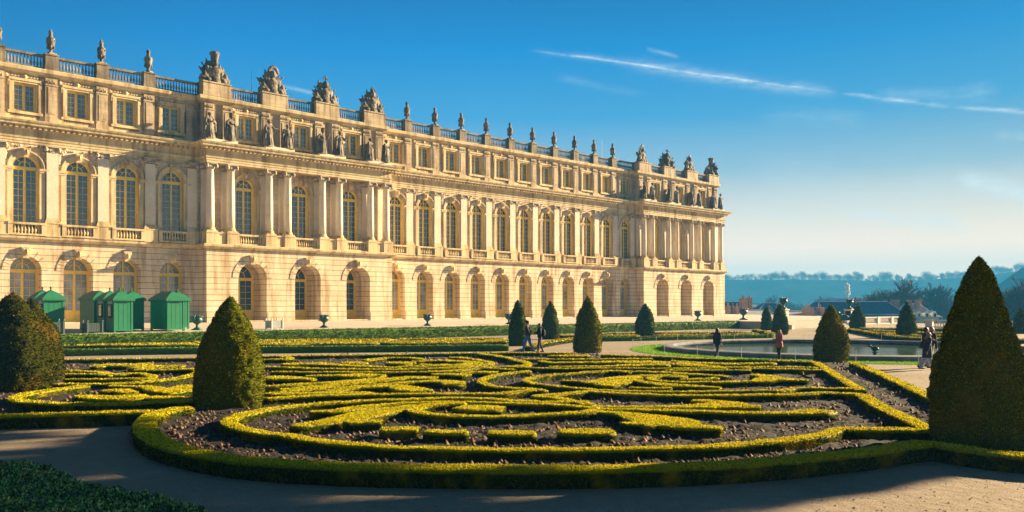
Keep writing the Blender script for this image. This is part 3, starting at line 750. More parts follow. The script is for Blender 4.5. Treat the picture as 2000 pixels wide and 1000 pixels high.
# lightning rods
for x,y,h in ((43.0,84.3,5.2),(63.9,85,4.6),(101.0,86,6.0),(53.4,84.2,4.0)):
    r_=MB(); r_.tube((0,0,0),(0,0,h-1.5),.03,.012,5); r_.build('lightning_rod',M['wire'],PAL,(x-PO[0],y-PO[1],23.72-PO[2]))
# ------------------------------------------------------------------ roof vases
def vase():
    m=MB(); m.lathe([(.30,0),(.30,.08),(.17,.14),(.14,.26),(.24,.40),(.34,.62),(.40,.92),(.42,1.12),(.36,1.22),(.42,1.27),(.42,1.33),(.26,1.40),(.18,1.50),(.22,1.56),(.15,1.62),(.20,1.74),(.17,1.88),(.10,2.02),(.02,2.12)],(0,0,0),14)
    for k in range(6):
        a=k*math.pi/3; m.ell((.34*math.cos(a),.34*math.sin(a),.55),(.09,.09,.2),None,6,4); m.ell((.41*math.cos(a),.41*math.sin(a),1.1),(.08,.08,.1),None,6,4); m.ell((.15*math.cos(a),.15*math.sin(a),1.75+.05*(k%3)),(.07,.07,.16),None,5,4)
    return m
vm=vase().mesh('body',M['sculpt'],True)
def vbase():
    m=MB(); m.box(-.36,.36,-.36,.36,0,.12); return m.mesh('foot',M['dark_stone'])
vf=vbase()
def vlabel(i,side):
    return i
VLAB={}
lab_left=['flame topped stone vase on the roof pedestal at the left edge of the photo','flame topped stone vase on the roof, second from the left','flame topped stone vase on the roof, third from the left','flame topped stone vase on the roof just left of the first carved trophy']
ords=['first','second','third','fourth','fifth','sixth','seventh','eighth','ninth','tenth']
lab_mid=['flame topped stone vase on the roof, %s to the right of the four near trophies'%o for o in ords]
lab_mid[-1]='flame topped stone vase on the roof just left of the far pavilion trophies'
vp=None
for i,x in enumerate(VA[1:]+VB):
    L_=(lab_left+lab_mid)[i]
    if vp is None:
        vp=empty('roof_vase',(x,YB,ZR+1.45),0,L_,'vase','stone vases along the roof balustrade'); inst('body',vm,(0,0,.1),vp,0,(.86,.86,1.03)); inst('foot',vf,(0,0,0),vp)
    else: dup(vp,(x,YB,ZR+1.45),random.uniform(0,1),L_)
# ------------------------------------------------------------------ carved trophies on the pavilions
def trophy(seed,kind):
    r_=random.Random(seed); m=MB()
    # cuirass
    m.ell((0,0,.75),(.52,.38,.75)); m.ell((0,-.1,1.15),(.55,.35,.4)); m.lathe([(.62,.0),(.6,.25),(.45,.5)],(0,0,0),12)
    m.ell((-.45,-.05,1.25),(.25,.25,.3)); m.ell((.45,-.05,1.25),(.25,.25,.3))
    # helmet and crest
    hx={'plume':.0,'crest':.05,'crown':.1,'hat':.05}[kind]
    m.tube((0,0,1.3),(hx,0,1.75),.2,.2,8); m.ell((hx,-.02,1.95),(.34,.34,.38))
    if kind=='plume':
        m.lathe([(.30,2.1),(.36,2.3),(.38,2.55),(.44,2.75),(.40,2.92),(.2,3.0)],(hx,0,0),10)
        for k in range(7): m.ell((hx+.36*math.cos(k*.9),.36*math.sin(k*.9),2.8),(.14,.14,.14),None,6,5)
    elif kind=='crest':
        for k in range(12):
            a=R(200-15*k*1.15); m.ell((hx+.46*math.cos(a)+.05,0,2.05+.62*math.sin(a)),(.13,.14,.2),Matrix.Rotation(-a+1.57,3,'Y'),7,5)
        m.ell((hx+.3,0,1.9),(.2,.16,.12))
    elif kind=='crown':
        m.tube((hx,0,2.2),(hx,0,2.75),.09,.07,6); 
        for k in(-1,0,1): m.ell((hx+k*.2,0,2.62+.16*(k==0)),(.11,.1,.13),None,6,5)
        m.lathe([(.3,2.0),(.26,2.2),(.12,2.35)],(hx,0,0),10)
    else:
        m.ell((hx,0,2.2),(.25,.25,.34)); m.ell((hx+.2,0,2.02),(.4,.2,.09),Matrix.Rotation(.25,3,'Y')); 
        for k in range(5): m.ell((hx-.15+.12*k,0,2.5+.1*math.sin(k)),(.14,.14,.14),None,6,5)
    # flags, spears, quivers fanning out on both sides
    for sx in(-1,1):
        nfl=3
        for k in range(nfl):
            a=R(14+20*k+r_.uniform(-6,6)); Ls=r_.uniform(1.7,2.35)*(1 if sx<0 else .9)*(1-.12*k)
            d=Vector((sx*math.sin(a),r_.uniform(-.1,.15),math.cos(a))); p0=Vector((sx*.3,.1*k,.5)); p1=p0+d*Ls*.8
            m.tube(p0,p1,.07,.055,6); m.tube(p1,p1+d*.28,.11,.01,5)
            if k!=1:
                q=Vector((sx*math.cos(a),0,-math.sin(a)))*.24
                m.obox(p0+d*Ls*.52-q*.4,d*Ls*.25,Vector((0,.09,0)),q)
        m.ell((sx*.85,-.1,.5),(.42,.16,.55),Matrix.Rotation(sx*.35,3,'Y')); m.ell((sx*1.2,.05,.3),(.28,.3,.32)); m.ell((sx*.75,-.3,.22),(.3,.25,.25)); m.ell((sx*.7,.0,1.15+r_.uniform(-.1,.25)),(.22,.22,.28))
        m.tube((sx*.9,-.2,.25),(sx*1.45,-.1,.95+r_.uniform(-.4,.2)),.13,.09,7)
        m.ell((sx*.62,.05,.95),(.3,.3,.5)); m.ell((sx*1.0,.0,.75),(.25,.3,.4))
        m.ell((sx*.78,.05,1.52+(.12 if sx<0 else -.15)),(.17,.17,.2))
    m.box(-1.35,1.35,-.45,.45,-.02,.12)
    return organic(m,.036,'carving',M['sculpt'],True,.05)
tk=['plume','crest','crown','hat']
tlab=[['carved stone trophy with tall plumed helmet, on the leftmost high roof pedestal','carved stone trophy with curved helmet crest, second of the near four','carved stone trophy topped by a small cross shaped finial, third of the near four','carved stone trophy with brimmed helmet, last of the near four'],
      ['dark carved trophy on the far pavilion, leftmost of its four','dark carved trophy on the far pavilion, second from its left','dark carved trophy on the far pavilion, third from its left','dark carved trophy at the far right corner of the roof']]
TM=[trophy(11+i,k) for i,k in enumerate(tk)]
for a in (0,1):
    for i,x in enumerate(PAIR[a]):
        me=TM[i] if a==0 else TM[(i+1)%4]
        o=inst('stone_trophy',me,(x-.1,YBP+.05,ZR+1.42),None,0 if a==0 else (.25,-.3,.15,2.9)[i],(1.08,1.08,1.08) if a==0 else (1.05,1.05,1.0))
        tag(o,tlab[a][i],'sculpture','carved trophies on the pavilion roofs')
# ------------------------------------------------------------------ statues on the cornice
def statue(seed,arm,helm):
    r_=random.Random(seed); m=MB()
    sw=r_.uniform(-.06,.06)
    m.lathe([(.42,0),(.40,.15),(.33,.5),(.30,.9),(.28,1.15),(.22,1.38)],(0,0,0),14,sy=.8)
    for k in range(9):
        a=k*.7+r_.uniform(-.2,.2); m.cap((.36*math.cos(a),.28*math.sin(a),.04),(.22*math.cos(a)+sw,.17*math.sin(a),1.15),.075,.05,6)
    m.ell((sw,0,1.28),(.25,.19,.2)); m.ell((sw*1.4,-.01,1.58),(.24,.17,.27)); m.cap((sw-.2,0,1.76),(sw+.2,0,1.76),.1)
    m.cap((sw,0,1.8),(sw+.01,-.02,1.95),.075,.07); m.ell((sw+.01,-.03,2.09),(.12,.135,.16))
    m.ell((sw+.01,.03,2.13),(.14,.14,.15))
    if helm: m.ell((sw+.01,.0,2.2),(.15,.17,.12)); m.ell((sw+.01,.03,2.34),(.05,.2,.1)); 
    A={'down':((-.28,0,1.74),(-.36,-.02,1.42),(-.30,-.16,1.15)),'chest':((-.28,0,1.74),(-.38,-.08,1.45),(-.08,-.28,1.5)),'up':((-.28,0,1.74),(-.42,-.1,1.5),(-.5,-.25,1.85)),'out':((-.28,0,1.74),(-.5,-.08,1.6),(-.78,-.2,1.62)),'hip':((-.28,0,1.74),(-.5,.04,1.45),(-.26,-.1,1.28))}
    for sx,nm in ((1,arm[0]),(-1,arm[1])):
        p=[Vector((sx*-q[0]+sw,q[1],q[2])) for q in A[nm]]
        m.cap(p[0],p[1],.10,.08,8); m.cap(p[1],p[2],.08,.055,8); m.ell(p[2],(.07,.07,.07),None,6,5)
        if nm in('chest','down'): # draped cloak from the forearm
            m.cap(p[1],p[1]+Vector((sx*.05,.02,-.75)),.11,.09,7)
    m.cap((sw-.25,-.02,1.75),(sw+.22,-.14,1.15),.09,.08,8)
    m.cap((-.3,.1,1.6),(-.34,.14,.2),.12,.16,8); m.box(-.42,.42,-.36,.34,-.02,.08)
    return organic(m,.024,'figure',M['sculpt'],True,.03)
SM=[statue(1,('chest','down'),False),statue(2,('chest','hip'),True),statue(3,('out','down'),False),statue(4,('down','chest'),False),statue(5,('up','hip'),True),statue(6,('up','chest'),False)]
slab=[['robed stone statue above the leftmost column of the near pavilion','helmeted stone statue beside the first attic window of the near pavilion','robed statue holding its forearm out, left one of the second pair','draped statue on the right of the second pair, by the second attic window','helmeted statue raising an arm, left one of the third pair','statue with crossed arms on the right of the third pair','slim robed statue, left one of the fourth pair on the near pavilion','statue with raised arm, last on the right of the near pavilion'],
      ['stone statue at the left end of the far pavilion ledge','far pavilion statue beside its first dark attic window','far pavilion statue, left one of the second pair','far pavilion statue in front of its middle dark window','far pavilion statue, left one of the third pair','far pavilion statue before its last dark window','far pavilion statue, second from the right end','statue with outstretched arm at the far right corner of the ledge']]
for a in(0,1):
    for i,x in enumerate(CX[a]):
        me=SM[[0,1,2,3,4,5,3,5][i]] if a==0 else SM[[3,0,0,1,3,5,0,2][i]]
        rz=[.2,.5,.3,-.1,.2,.1,.5,.5][i] if a==0 else [.9,.3,.9,.2,-.3,.4,-.2,.4][i]
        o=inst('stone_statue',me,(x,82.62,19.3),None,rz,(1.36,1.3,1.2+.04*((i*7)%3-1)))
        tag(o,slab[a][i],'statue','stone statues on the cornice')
# ------------------------------------------------------------------ ground, terraces
def struct(o): o['kind']='structure'; return o
def polysheet(name,pts,z,mt,zf=None):
    m=MB(); m.add([(x,y,(zf(x,y) if zf else z)) for x,y in pts],[tuple(range(len(pts)))]); return m.build(name,mt)
gm=MB()
gm.add([(-60,-70,0),(120.6,-70,0),(120.6,46,0),(150,46,0),(150,66,0),(-60,66,0)],[(0,1,2,3,4,5)])
gm.add([(120.6,-70,0),(120.6,-70,-14),(120.6,46,-14),(120.6,46,0)],[(0,1,2,3)]); gm.add([(120.6,46,0),(120.6,46,-14),(150,46,-14),(150,46,0)],[(0,1,2,3)]); gm.add([(150,46,0),(150,46,-14),(150,66,-14),(150,66,0)],[(0,1,2,3)])
struct(gm.build('gravel_ground',M['gravel']))
TY=61.4
tm=MB(); zt=lambda y:.93+(y-TY)*(1.23-.93)/(84-TY)
tm.add([(-60,TY,.93),(147,TY,.93),(147,110,1.23+.3),(-60,110,1.23+.3)],[(0,1,2,3)])
tm.v[2]=(147,110,zt(110)); tm.v[3]=(-60,110,zt(110))
tm.add([(-60,TY,-.3),(147,TY,-.3),(147,TY,.93),(-60,TY,.93)],[(0,1,2,3)]); tm.add([(147,TY,-14),(147,110,-14),(147,110,zt(110)),(147,TY,.93)],[(0,1,2,3)])
struct(tm.build('terrace',M['terrace']))
t2=MB(); t2.prismz([(97.4,55.72),(116.4,55.72),(116.4,TY-.01),(97.4,TY-.01)],-.05,.926)
struct(t2.build('terrace_landing',M['terrace']))
st=MB()
for k in range(7):
    y=55.7-(7-k)*.38; z1=.926*(k+1)/8
    st.box(98.0+.003*k,115.0-.003*k,y,55.695,(.926*k/8 if k else -.02)+.001,z1-.03); st.box(97.98+.003*k,115.02-.003*k,y-.05,55.694,z1-.03,z1)
struct(st.build('stone_steps',M['pale']))
for x,nm in ((97.3,'left'),(115.05,'right')):
    ch=MB(); ch.box(x,x+.6,52.8,55.7,-.02,.55); ch.box(x-.05,x+.65,54.6,56.0,-.02,1.0)
    tag(ch.build('cheek_wall',M['pale']),'low pale stone cheek wall at the %s end of the terrace steps'%nm,'wall')
# ------------------------------------------------------------------ leaf parameters
def lsize(P): 
    d=np.linalg.norm(P-np.array([0,0,CH]),axis=1); return np.clip(d*.0018,.026,.16)
def ldens(cov=1.3,mn=0):
    def f(P):
        s=lsize(P); return cov*3.0/(s*s)
    return f
def catmull(pts,closed=False,step=.25):
    P=[np.array(p,float) for p in pts]; n=len(P); out=[]
    rngi=range(n if closed else n-1)
    for i in rngi:
        p1=P[i];p2=P[(i+1)%n]
        p0=P[(i-1)%n] if (closed or i>0) else 2*p1-p2
        p3=P[(i+2)%n] if (closed or i+2<n) else 2*p2-p1
        L=np.linalg.norm(p2[:2]-p1[:2]); k=max(1,int(L/step))
        # centripetal-ish: limit the tangents so wildly uneven knots do not overshoot
        l0=np.linalg.norm(p1[:2]-p0[:2])+1e-6; l2=np.linalg.norm(p3[:2]-p2[:2])+1e-6
        m1=(p2-p0)/(L+l0)*L; m2=(p3-p1)/(L+l2)*L
        for t in np.arange(k)/k:
            h=2*t**3-3*t**2+1; h1=t**3-2*t**2+t; h2=-2*t**3+3*t**2; h3=t**3-t**2
            out.append(h*p1+h1*m1+h2*p2+h3*m2)
    if not closed: out.append(P[-1])
    return np.array(out)
def hedge(name,pts,width,h,label,cat='box hedge',group='clipped box hedges of the flower parterre',mt='box',closed=False,z0=0.0,cov=1.0,lump=.022,world=False,smooth=True,size=None,twigs=0):
    """pts: picture positions of the hedge top centre (or world xy) ; width scalar or list"""
    if world: W_=[np.array([p[0],p[1]]) for p in pts]
    else: W_=[np.array(G(p[0],p[1],z0+h)[:2]) for p in pts]
    ws=width if isinstance(width,(list,tuple)) else [width]*len(W_)
    K=[np.array([p[0],p[1],w_]) for p,w_ in zip(W_,ws)]
    dmin=min(np.linalg.norm(p[:2]) for p in K)
    step=max(.10,dmin*.008)
    C=catmull(K,closed,step) if smooth else np.concatenate([np.linspace(a,b,max(2,int(np.linalg.norm(b-a)/step)),endpoint=False) for a,b in zip(K[:-1],K[1:])]+[K[-1:]])
    n=len(C); T=np.zeros((n,2))
    T[1:-1]=C[2:,:2]-C[:-2,:2]; T[0]=C[1,:2]-C[0,:2]; T[-1]=C[-1,:2]-C[-2,:2]
    if closed: T[0]=C[1,:2]-C[-1,:2]; T[-1]=C[0,:2]-C[-2,:2]
    T/=np.linalg.norm(T,axis=1)[:,None]+1e-9; Nn=np.stack([T[:,1],-T[:,0]],1)
    prof=[(-.43,0),(-.47,.3),(-.50,.7),(-.48,.93),(-.42,1.0),(-.13,1.01),(.13,1.01),(.42,1.0),(.48,.93),(.50,.7),(.47,.3),(.43,0)]
    m=len(prof); V=np.zeros((n,m,3))
    for j,(a,b) in enumerate(prof):
        V[:,j,:2]=C[:,:2]+Nn*(a*C[:,2])[:,None]; V[:,j,2]=z0+b*h
    Vf=V.reshape(-1,3)
    k=(vnoise(Vf*2.2)-.5)*1.2+(vnoise(Vf*6+5)-.5)
    k2=(vnoise(Vf*2.4+31)-.5)+(vnoise(Vf*5+77)-.5)
    up=np.clip((Vf[:,2]-z0)/h,0,1)
    Vf[:,2]+=k*lump*up; Vf[:,:2]+=(np.repeat(Nn,m,0)*(k2*lump*1.3*np.tile([-1 if a<0 else 1 for a,b in prof],n))[:,None])
    F=[]
    idx=np.arange(n*m).reshape(n,m)
    nx=np.roll(idx,-1,0) if closed else idx[1:]; cu=idx if closed else idx[:-1]
    q=np.stack([cu[:,:-1],cu[:,1:],nx[:,1:],nx[:,:-1]],-1).reshape(-1,4); F=[q]
    if not closed:
        for r_,fl in((0,1),(n-1,0)):
            for j in range(m//2):
                a=idx[r_,j];b=idx[r_,j+1] if j+1<m//2 else idx[r_,m//2];c=idx[r_,m-2-j] if j+1<m//2 else idx[r_,m//2]; d=idx[r_,m-1-j]
                if j+1>=m//2: continue
                F.append(np.array([[a,b,c,d] if not fl else [d,c,b,a]]))
    F=np.concatenate(F)
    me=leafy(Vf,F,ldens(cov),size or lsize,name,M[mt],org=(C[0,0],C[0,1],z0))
    o=inst(name,me,(C[0,0],C[0,1],z0))
    if label: tag(o,label,cat,group)
    if twigs:
        tw=MB((C[0,0],C[0,1],z0)); r_=random.Random(len(pts))
        for _ in range(int(twigs)):
            i=r_.randrange(n); sd=r_.choice((-1,1)); p=C[i]; b=Vector((p[0]+Nn[i,0]*sd*p[2]*.40,p[1]+Nn[i,1]*sd*p[2]*.40,z0)); tw.tube(b,b+Vector((Nn[i,0]*sd*.1+r_.uniform(-.06,.06),Nn[i,1]*sd*.1+r_.uniform(-.06,.06),r_.uniform(.08,.16))),.006,.004,3,False)
        tw.build('stems',M['twig'],o)['kind']='stuff'
    return o
TR=[]
def H(pts,wd,label,h=.27,**k):
    TR.append(1)
    if h==.20: h=.26
    k_=.86 if sum(p[1] for p in pts)/len(pts)>768 else .66
    if h<.28: wd=[x*k_ for x in wd] if isinstance(wd,list) else wd*k_; h=.28
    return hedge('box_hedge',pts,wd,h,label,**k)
# near border
H([(-190,814),(-60,812),(60,809),(170,806),(296,803)],.42,'dark front border hedge of the left bed beside the shaded path',h=.30,twigs=120)
H([(372,796),(340,799),(308,806),(286,822),(287,842),(312,861),(360,876),(430,890),(520,900),(640,907),(780,911),(950,913),(1100,913),(1250,911),(1380,906),(1500,899),(1600,890),(1700,879),(1770,869),(1820,865),(1880,874),(1960,884),(2080,893),(2200,890)],.47,
  'long curved outer border hedge sweeping round the front of the parterre',h=.285,twigs=520,cov=1.15)
H([(1150,784),(1090,785),(1030,784),(985,781),(940,778),(860,778),(780,780),(700,783),(620,788),(560,794),(510,801),(470,810),(448,822),(458,832),(500,842),(560,850),(620,860),(680,867),(770,872),(900,876),(1050,877),(1200,876),(1350,873),(1430,868),(1510,861),(1570,854),(1610,847),(1634,838),(1650,836)],.40,
  'long inner hedge band looping round the front compartment with ovals',h=.20,twigs=180,cov=1.1)
H([(1650,837),(1740,838),(1818,840),(1780,821),(1716,792),(1684,771)],.45,'straight hedge with a sharp pointed corner beside the large right cone',smooth=False,twigs=60)
H([(1682,762),(1653,745),(1626,728),(1594,708)],.5,'straight diagonal hedge behind the pointed corner, leading to the cone by the pool',smooth=False)
H([(2010,856),(1920,820),(1822,777),(1770,752),(1716,728),(1668,709)],.45,'outer diagonal border hedge between dark soil and the pale path',smooth=False,h=.24)
# front compartment
H([(1164,794),(1250,795),(1330,794),(1400,792),(1486,794)],[.35,.4,.6,1.0,.35],'tapering hedge ending in a square tip, upper right front compartment')
H([(1352,782),(1386,784),(1425,788),(1452,791)],[.35,.7,.9,.5],'short curled hedge prong above the square tipped hedge')
H([(1172,799),(1300,801),(1400,804),(1480,806),(1550,806),(1592,803),(1618,806)],[.35,.4,.42,.5,.6,.9,.7],'long thick hedge arm ending in a rounded club on the right')
H([(1166,800),(1140,804),(1080,808),(1000,812),(930,813),(860,810),(822,805),(808,799),(822,793),(860,789),(910,787)],[.5,.42,.4,.4,.4,.4,.42,.45,.45,.4,.35],'oval loop hedge surrounding the solid leaf shape at front centre')
H([(897,794),(940,796),(984,797)],[.9,1.3,.6],'solid leaf shaped hedge inside the oval loop')
H([(575,832),(640,822),(700,810),(760,799),(820,792),(900,787)],[.35,.6,.9,.9,.6,.3],'broad swept leaf hedge at the left of the front compartment')
H([(676,825),(710,823),(746,823)],[.5,.5,.3],'short square stub hedge below the broad swept leaf')
H([(606,804),(660,801),(700,795),(760,789),(820,786),(900,785),(1000,787),(1100,791),(1166,797)],[.3,.5,.5,.4,.35,.35,.35,.35,.35],'thin curved hedge running above the broad swept leaf to the centre')
H([(744,837),(781,837),(819,837)],[.45,.60,.45],'leftmost of the four small oval hedge clumps',twigs=30)
H([(832,842),(872,843),(913,842)],[.45,.60,.45],'second from the left of the four small oval hedge clumps',twigs=30)
H([(954,845),(1000,845),(1045,844)],[.45,.62,.45],'third from the left of the four small oval hedge clumps',twigs=30)
H([(1092,841),(1144,842),(1197,841)],[.6,.9,.6],'largest and rightmost of the four small oval hedge clumps',twigs=40)
H([(1172,804),(1220,808),(1262,815),(1310,824),(1350,832),(1410,836)],[.3,.6,1.3,1.6,.8,.4],'broad flame shaped hedge right of the largest oval, ending in a square tip',twigs=40)
H([(1217,828),(1250,826),(1290,829)],[.3,.7,.9],'pointed side leaf of the broad flame shaped hedge',twigs=20)
# middle band
H([(1154,790),(1120,783),(1090,777),(1047,774),(1075,771),(1120,767),(1150,764),(1195,767),(1300,771),(1370,772),(1460,771),(1550,770),(1620,766),(1636,769)],.38,'long dark fronted hedge from a left hairpin across the middle right',twigs=90)
H([(1644,768),(1664,769),(1682,770)],.4,'short dark hedge stub joining the pointed diagonal hedge')
H([(1035,725),(1005,727),(967,733),(942,741),(945,748),(967,755),(1005,758),(1040,760),(1064,763)],.42,'C shaped hook hedge left of centre around bare soil')
H([(521,778),(590,774),(680,771),(800,769),(900,769),(975,768),(1005,765),(1042,762)],.38,'long straight hedge passing behind the near left cone',twigs=60)
H([(1229,727),(1195,724),(1150,727),(1105,730),(1060,734),(1027,742),(1045,749),(1105,756),(1150,760),(1195,763),(1300,765),(1385,764),(1460,763),(1518,763),(1563,758),(1662,759),(1680,760)],.36,'long pointed loop hedge enclosing the scrolls right of centre')
H([(1195,725),(1250,726),(1310,728),(1370,732),(1420,735)],[.35,.4,.6,.5,.35],'thin hedge with square end inside the upper right scroll band')
H([(1300,724),(1367,723),(1466,723)],.35,'short straight hedge ending in a dark square block, upper right')
H([(1452,720),(1550,721),(1617,723)],.35,'straight hedge along the top of the right corner compartment')
H([(1099,743),(1142,745),(1175,747),(1195,744),(1217,739),(1240,735),(1300,733),(1340,736)],[.35,.4,1.6,2.2,1.6,.7,.4,.35],'wide arrow head hedge in the middle of the right scrolls')
H([(1185,745),(1187,750),(1189,754)],[1.6,1.3,.4],'downward point of the wide arrow head hedge')
H([(1250,737),(1232,741),(1250,745),(1280,749),(1310,752),(1355,754),(1407,757)],[.35,.45,.5,.6,1.1,.6,.35],'curved hedge band below the inner scroll with square end')
H([(1230,757),(1270,758),(1310,757)],.36,'short straight hedge under the curved band')
H([(1340,737),(1295,735),(1270,739),(1280,743),(1325,746),(1400,746),(1475,744),(1508,740),(1540,741),(1577,743)],[.35,.35,.4,.4,.4,.45,.6,1.8,1.0,.35],'long scroll hedge wrapping left and swelling towards its right tip')
H([(1469,732),(1490,734),(1510,737)],[.35,.8,1.4],'short prong above the swelling of the long scroll hedge')
H([(1331,741),(1370,740),(1401,738)],.35,'tiny straight hedge inside the long scroll')
# upper band
H([(1072,695),(1105,695),(1150,694)],[.35,.9,.5],'small leaf hedge just in front of the cone by the walking couple')
H([(1022,701),(1105,702),(1210,701),(1275,701)],.4,'thin straight hedge behind the upper centre scrolls')
H([(1055,705),(1075,708),(1135,708),(1195,707),(1250,707),(1308,709)],[.35,.6,.7,1.2,2.2,1.6],'thick blunt ended hedge swelling towards the right, upper centre')
H([(1072,716),(1135,716),(1190,715),(1240,713),(1305,712)],[.35,.5,.5,1.0,.9],'straight hedge below the thick blunt ended one')
H([(940,717),(1000,717),(1060,719),(1105,720),(1187,719),(1300,720),(1420,719)],.34,'long thin hedge crossing the upper centre')
H([(936,691),(975,696),(1012,704),(1032,710),(1027,714),(990,716)],.5,'curling hook hedge left of the walking couple, in soil')
H([(879,698),(900,699),(930,703),(962,710),(930,714),(885,718),(825,720),(750,722),(700,721),(620,720),(515,716)],.45,'long flattened loop hedge behind the left scrolls, open at left')
H([(530,726),(628,727),(750,727),(840,726),(900,723),(945,719),(1005,722)],.36,'long thin hedge along the front of the flattened loop')
H([(762,708),(785,709),(808,708)],[.9,1.6,.8],'small solid tongue hedge inside the flattened loop')
H([(808,706),(855,704),(900,706),(928,709),(900,713),(850,715),(780,716)],[.35,.5,.9,1.1,.9,.6,.4],'horseshoe hedge around the small solid tongue')
H([(822,712),(850,713),(880,712)],.5,'short stepped hedge inside the horseshoe')
H([(677,708),(695,709),(711,708)],[1.0,1.3,.9],'small block hedge at the left end of the horseshoe')
H([(711,704),(755,699),(800,699),(826,702)],.45,'arched hedge above the horseshoe')
H([(552,712),(605,710),(665,713),(725,716),(780,718)],[.5,1.3,1.0,.6,.4],'pale leaf shaped hedge right of the near left cone')
H([(552,696),(569,701),(540,702),(509,702)],.45,'small squared hook hedge behind the near left cone')
H([(518,737),(560,738),(614,740)],[1.5,1.5,.5],'thick stub hedge touching the right side of the near left cone')
H([(596,734),(665,733),(700,733),(746,733),(744,738),(720,741),(695,744),(650,747),(605,749),(522,755)],[.35,.9,1.9,.45,.4,.7,1.1,.8,.6,.4],'big double pronged hedge scroll left of centre')
H([(550,761),(650,751),(750,742),(795,738),(852,738)],[.35,.5,.7,1.0,1.3],'long wedge hedge widening to a blunt right end')
H([(843,731),(880,731),(912,732)],[.35,.9,1.2],'blunt block hedge, left one of two near the C shaped hook')
H([(900,728),(946,727),(972,727)],[.4,.9,.5],'blunt block hedge nearest the C shaped hook')
H([(521,769),(590,762),(650,757),(725,752),(800,746),(850,744),(880,746),(888,751)],[.35,.4,.4,.4,.5,.9,1.3,1.0],'long thin hedge rising right to a ragged thick tip')
H([(640,764),(700,757),(770,754),(800,759),(826,763)],[.35,.5,1.0,1.6,1.2],'hedge hairpin ending in a rounded club above the long straight hedge')
H([(537,771),(590,769),(650,767),(730,768)],[.35,.5,.6,.4],'thin sliver hedge between two long hedges right of the near left cone')
# back border and pool side hedges
H([(100,703),(250,701),(395,699)],.4,'far border hedge of the left bed along the pale path',h=.26)
H([(505,696),(650,694),(800,692),(900,690),(1000,689),(1120,690)],.4,'far border hedge of the parterre along the pale path',h=.26)
H([(1176,693),(1240,695),(1300,697),(1360,700),(1420,702),(1500,704),(1592,707)],.4,'far border hedge of the parterre beside the pool lawn',h=.24)
H([(1310,705),(1355,708),(1420,711),(1470,710),(1514,709)],[.4,.5,.9,.6,.4],'hedge sliver swelling in its middle, in front of the pool lawn')
H([(1325,708),(1350,713),(1390,716),(1415,717),(1480,717),(1550,717),(1598,718)],[.4,1.7,.8,.5,.4,.35,.35],'hedge starting as a broad leaf then running thin to the right corner')
# left bed
H([(378,781),(300,785),(200,788),(100,787),(45,783),(30,776),(60,767),(120,759),(168,753)],.42,'hedge loop closing the front of the left bed')
H([(108,750),(180,750),(260,747),(340,739),(378,731),(386,725),(370,721),(320,722),(262,723)],.42,'long curved hedge behind the front loop of the left bed')
H([(124,724),(180,726),(220,731),(260,729),(296,734),(292,738),(250,740),(180,741),(128,741)],[.4,.5,.7,.4,.5,.45,.4,.35,.35],'narrow looped scroll hedge right of the left cones')
H([(182,716),(210,713),(250,713),(298,710)],[.4,1.4,1.3,.35],'leaf hedge with a thin right prong, back of the left bed')
H([(256,720),(306,716),(362,714)],[.6,1.2,.4],'squared leaf hedge at the back right of the left bed')
H([(152,773),(220,776),(288,773)],[.4,1.2,.9],'plump leaf hedge inside the front loop of the left bed')
H([(202,765),(230,762),(262,768)],[.4,1.0,.5],'small hump hedge above the plump leaf')
H([(214,754),(280,755),(306,760),(322,766)],[.35,.6,1.1,.5],'wavy hedge with a dark step, middle of the left bed')
H([(326,768),(344,761),(384,753)],[.35,1.3,1.8],'rising leaf hedge running behind the near left cone')
H([(292,776),(330,777),(376,777)],[.5,.7,.4],'small flat hedge strip left of the near left cone')
H([(128,731),(180,731),(215,733)],.35,'thin hedge strip beside the left cones')
# ------------------------------------------------------------------ far parterre
FG='box hedges of the far parterres'
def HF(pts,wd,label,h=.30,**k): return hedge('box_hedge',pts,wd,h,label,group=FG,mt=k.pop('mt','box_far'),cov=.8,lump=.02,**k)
HF([(60,684),(300,680),(600,677),(850,675),(992,674)],.55,'dark front border hedge of the far left parterre',h=.36,mt='tallhedge')
HF([(1030,677),(1062,669),(1117,661),(1150,659)],.5,'sunlit angled corner hedge behind the walking couple',h=.30)
HF([(1172,659),(1300,657),(1400,655),(1510,653)],.5,'front border hedge of the far bed left of the steps',h=.32,mt='tallhedge')
HF([(1475,644),(1494,648),(1509,652)],.6,'short angled end hedge beside the two dark cones',h=.3,smooth=False)
fr=random.Random(5)
names=['leftmost','second','third','fourth','fifth','sixth','seventh','eighth']
k=0
def farscroll(x0,x1,yf,label,seed):
    r_=random.Random(seed); n=6; pts=[];ws=[]
    for i in range(n):
        x=x0+(x1-x0)*i/(n-1); pts.append((x,yf(x)+r_.uniform(-.7,.7))); ws.append(r_.choice([.5,.6,.9,1.6,1.1]))
    return HF(pts,ws,label,h=.24)
base=lambda off:(lambda x:676-off-(x-100)*.0065)
rows=[(118,380,3.2,'nearest row, left of the near left cone'),(505,640,3.0,'nearest row, right of the near left cone'),(660,800,3.2,'nearest row, below the middle vase'),(820,985,3.2,'nearest row, left of the distant cone'),
 (150,390,6.0,'middle row, in front of the kiosks'),(505,700,6.2,'middle row, right of the near left cone'),(720,985,6.0,'middle row, ending at the distant cone'),
 (130,385,1.6,'just behind the border, far left'),(505,740,1.5,'just behind the border, centre left'),(760,985,1.5,'just behind the border, left of the distant cone'),(505,620,4.6,'between first rows, near cone side'),(640,790,4.6,'between first rows, centre'),(810,985,4.5,'between first rows, by the distant cone'),
 (300,385,9.0,'back row, by the metal urn'),(510,760,9.0,'back row, below the tall hedge'),(780,985,9.2,'back row, left of the distant cone')]
for i,(a,b,o_,t) in enumerate(rows): farscroll(a,b,base(o_),'wavy low hedge of the far parterre, '+t,i+3)
base2=lambda off:(lambda x:659-off-(x-1100)*.011)
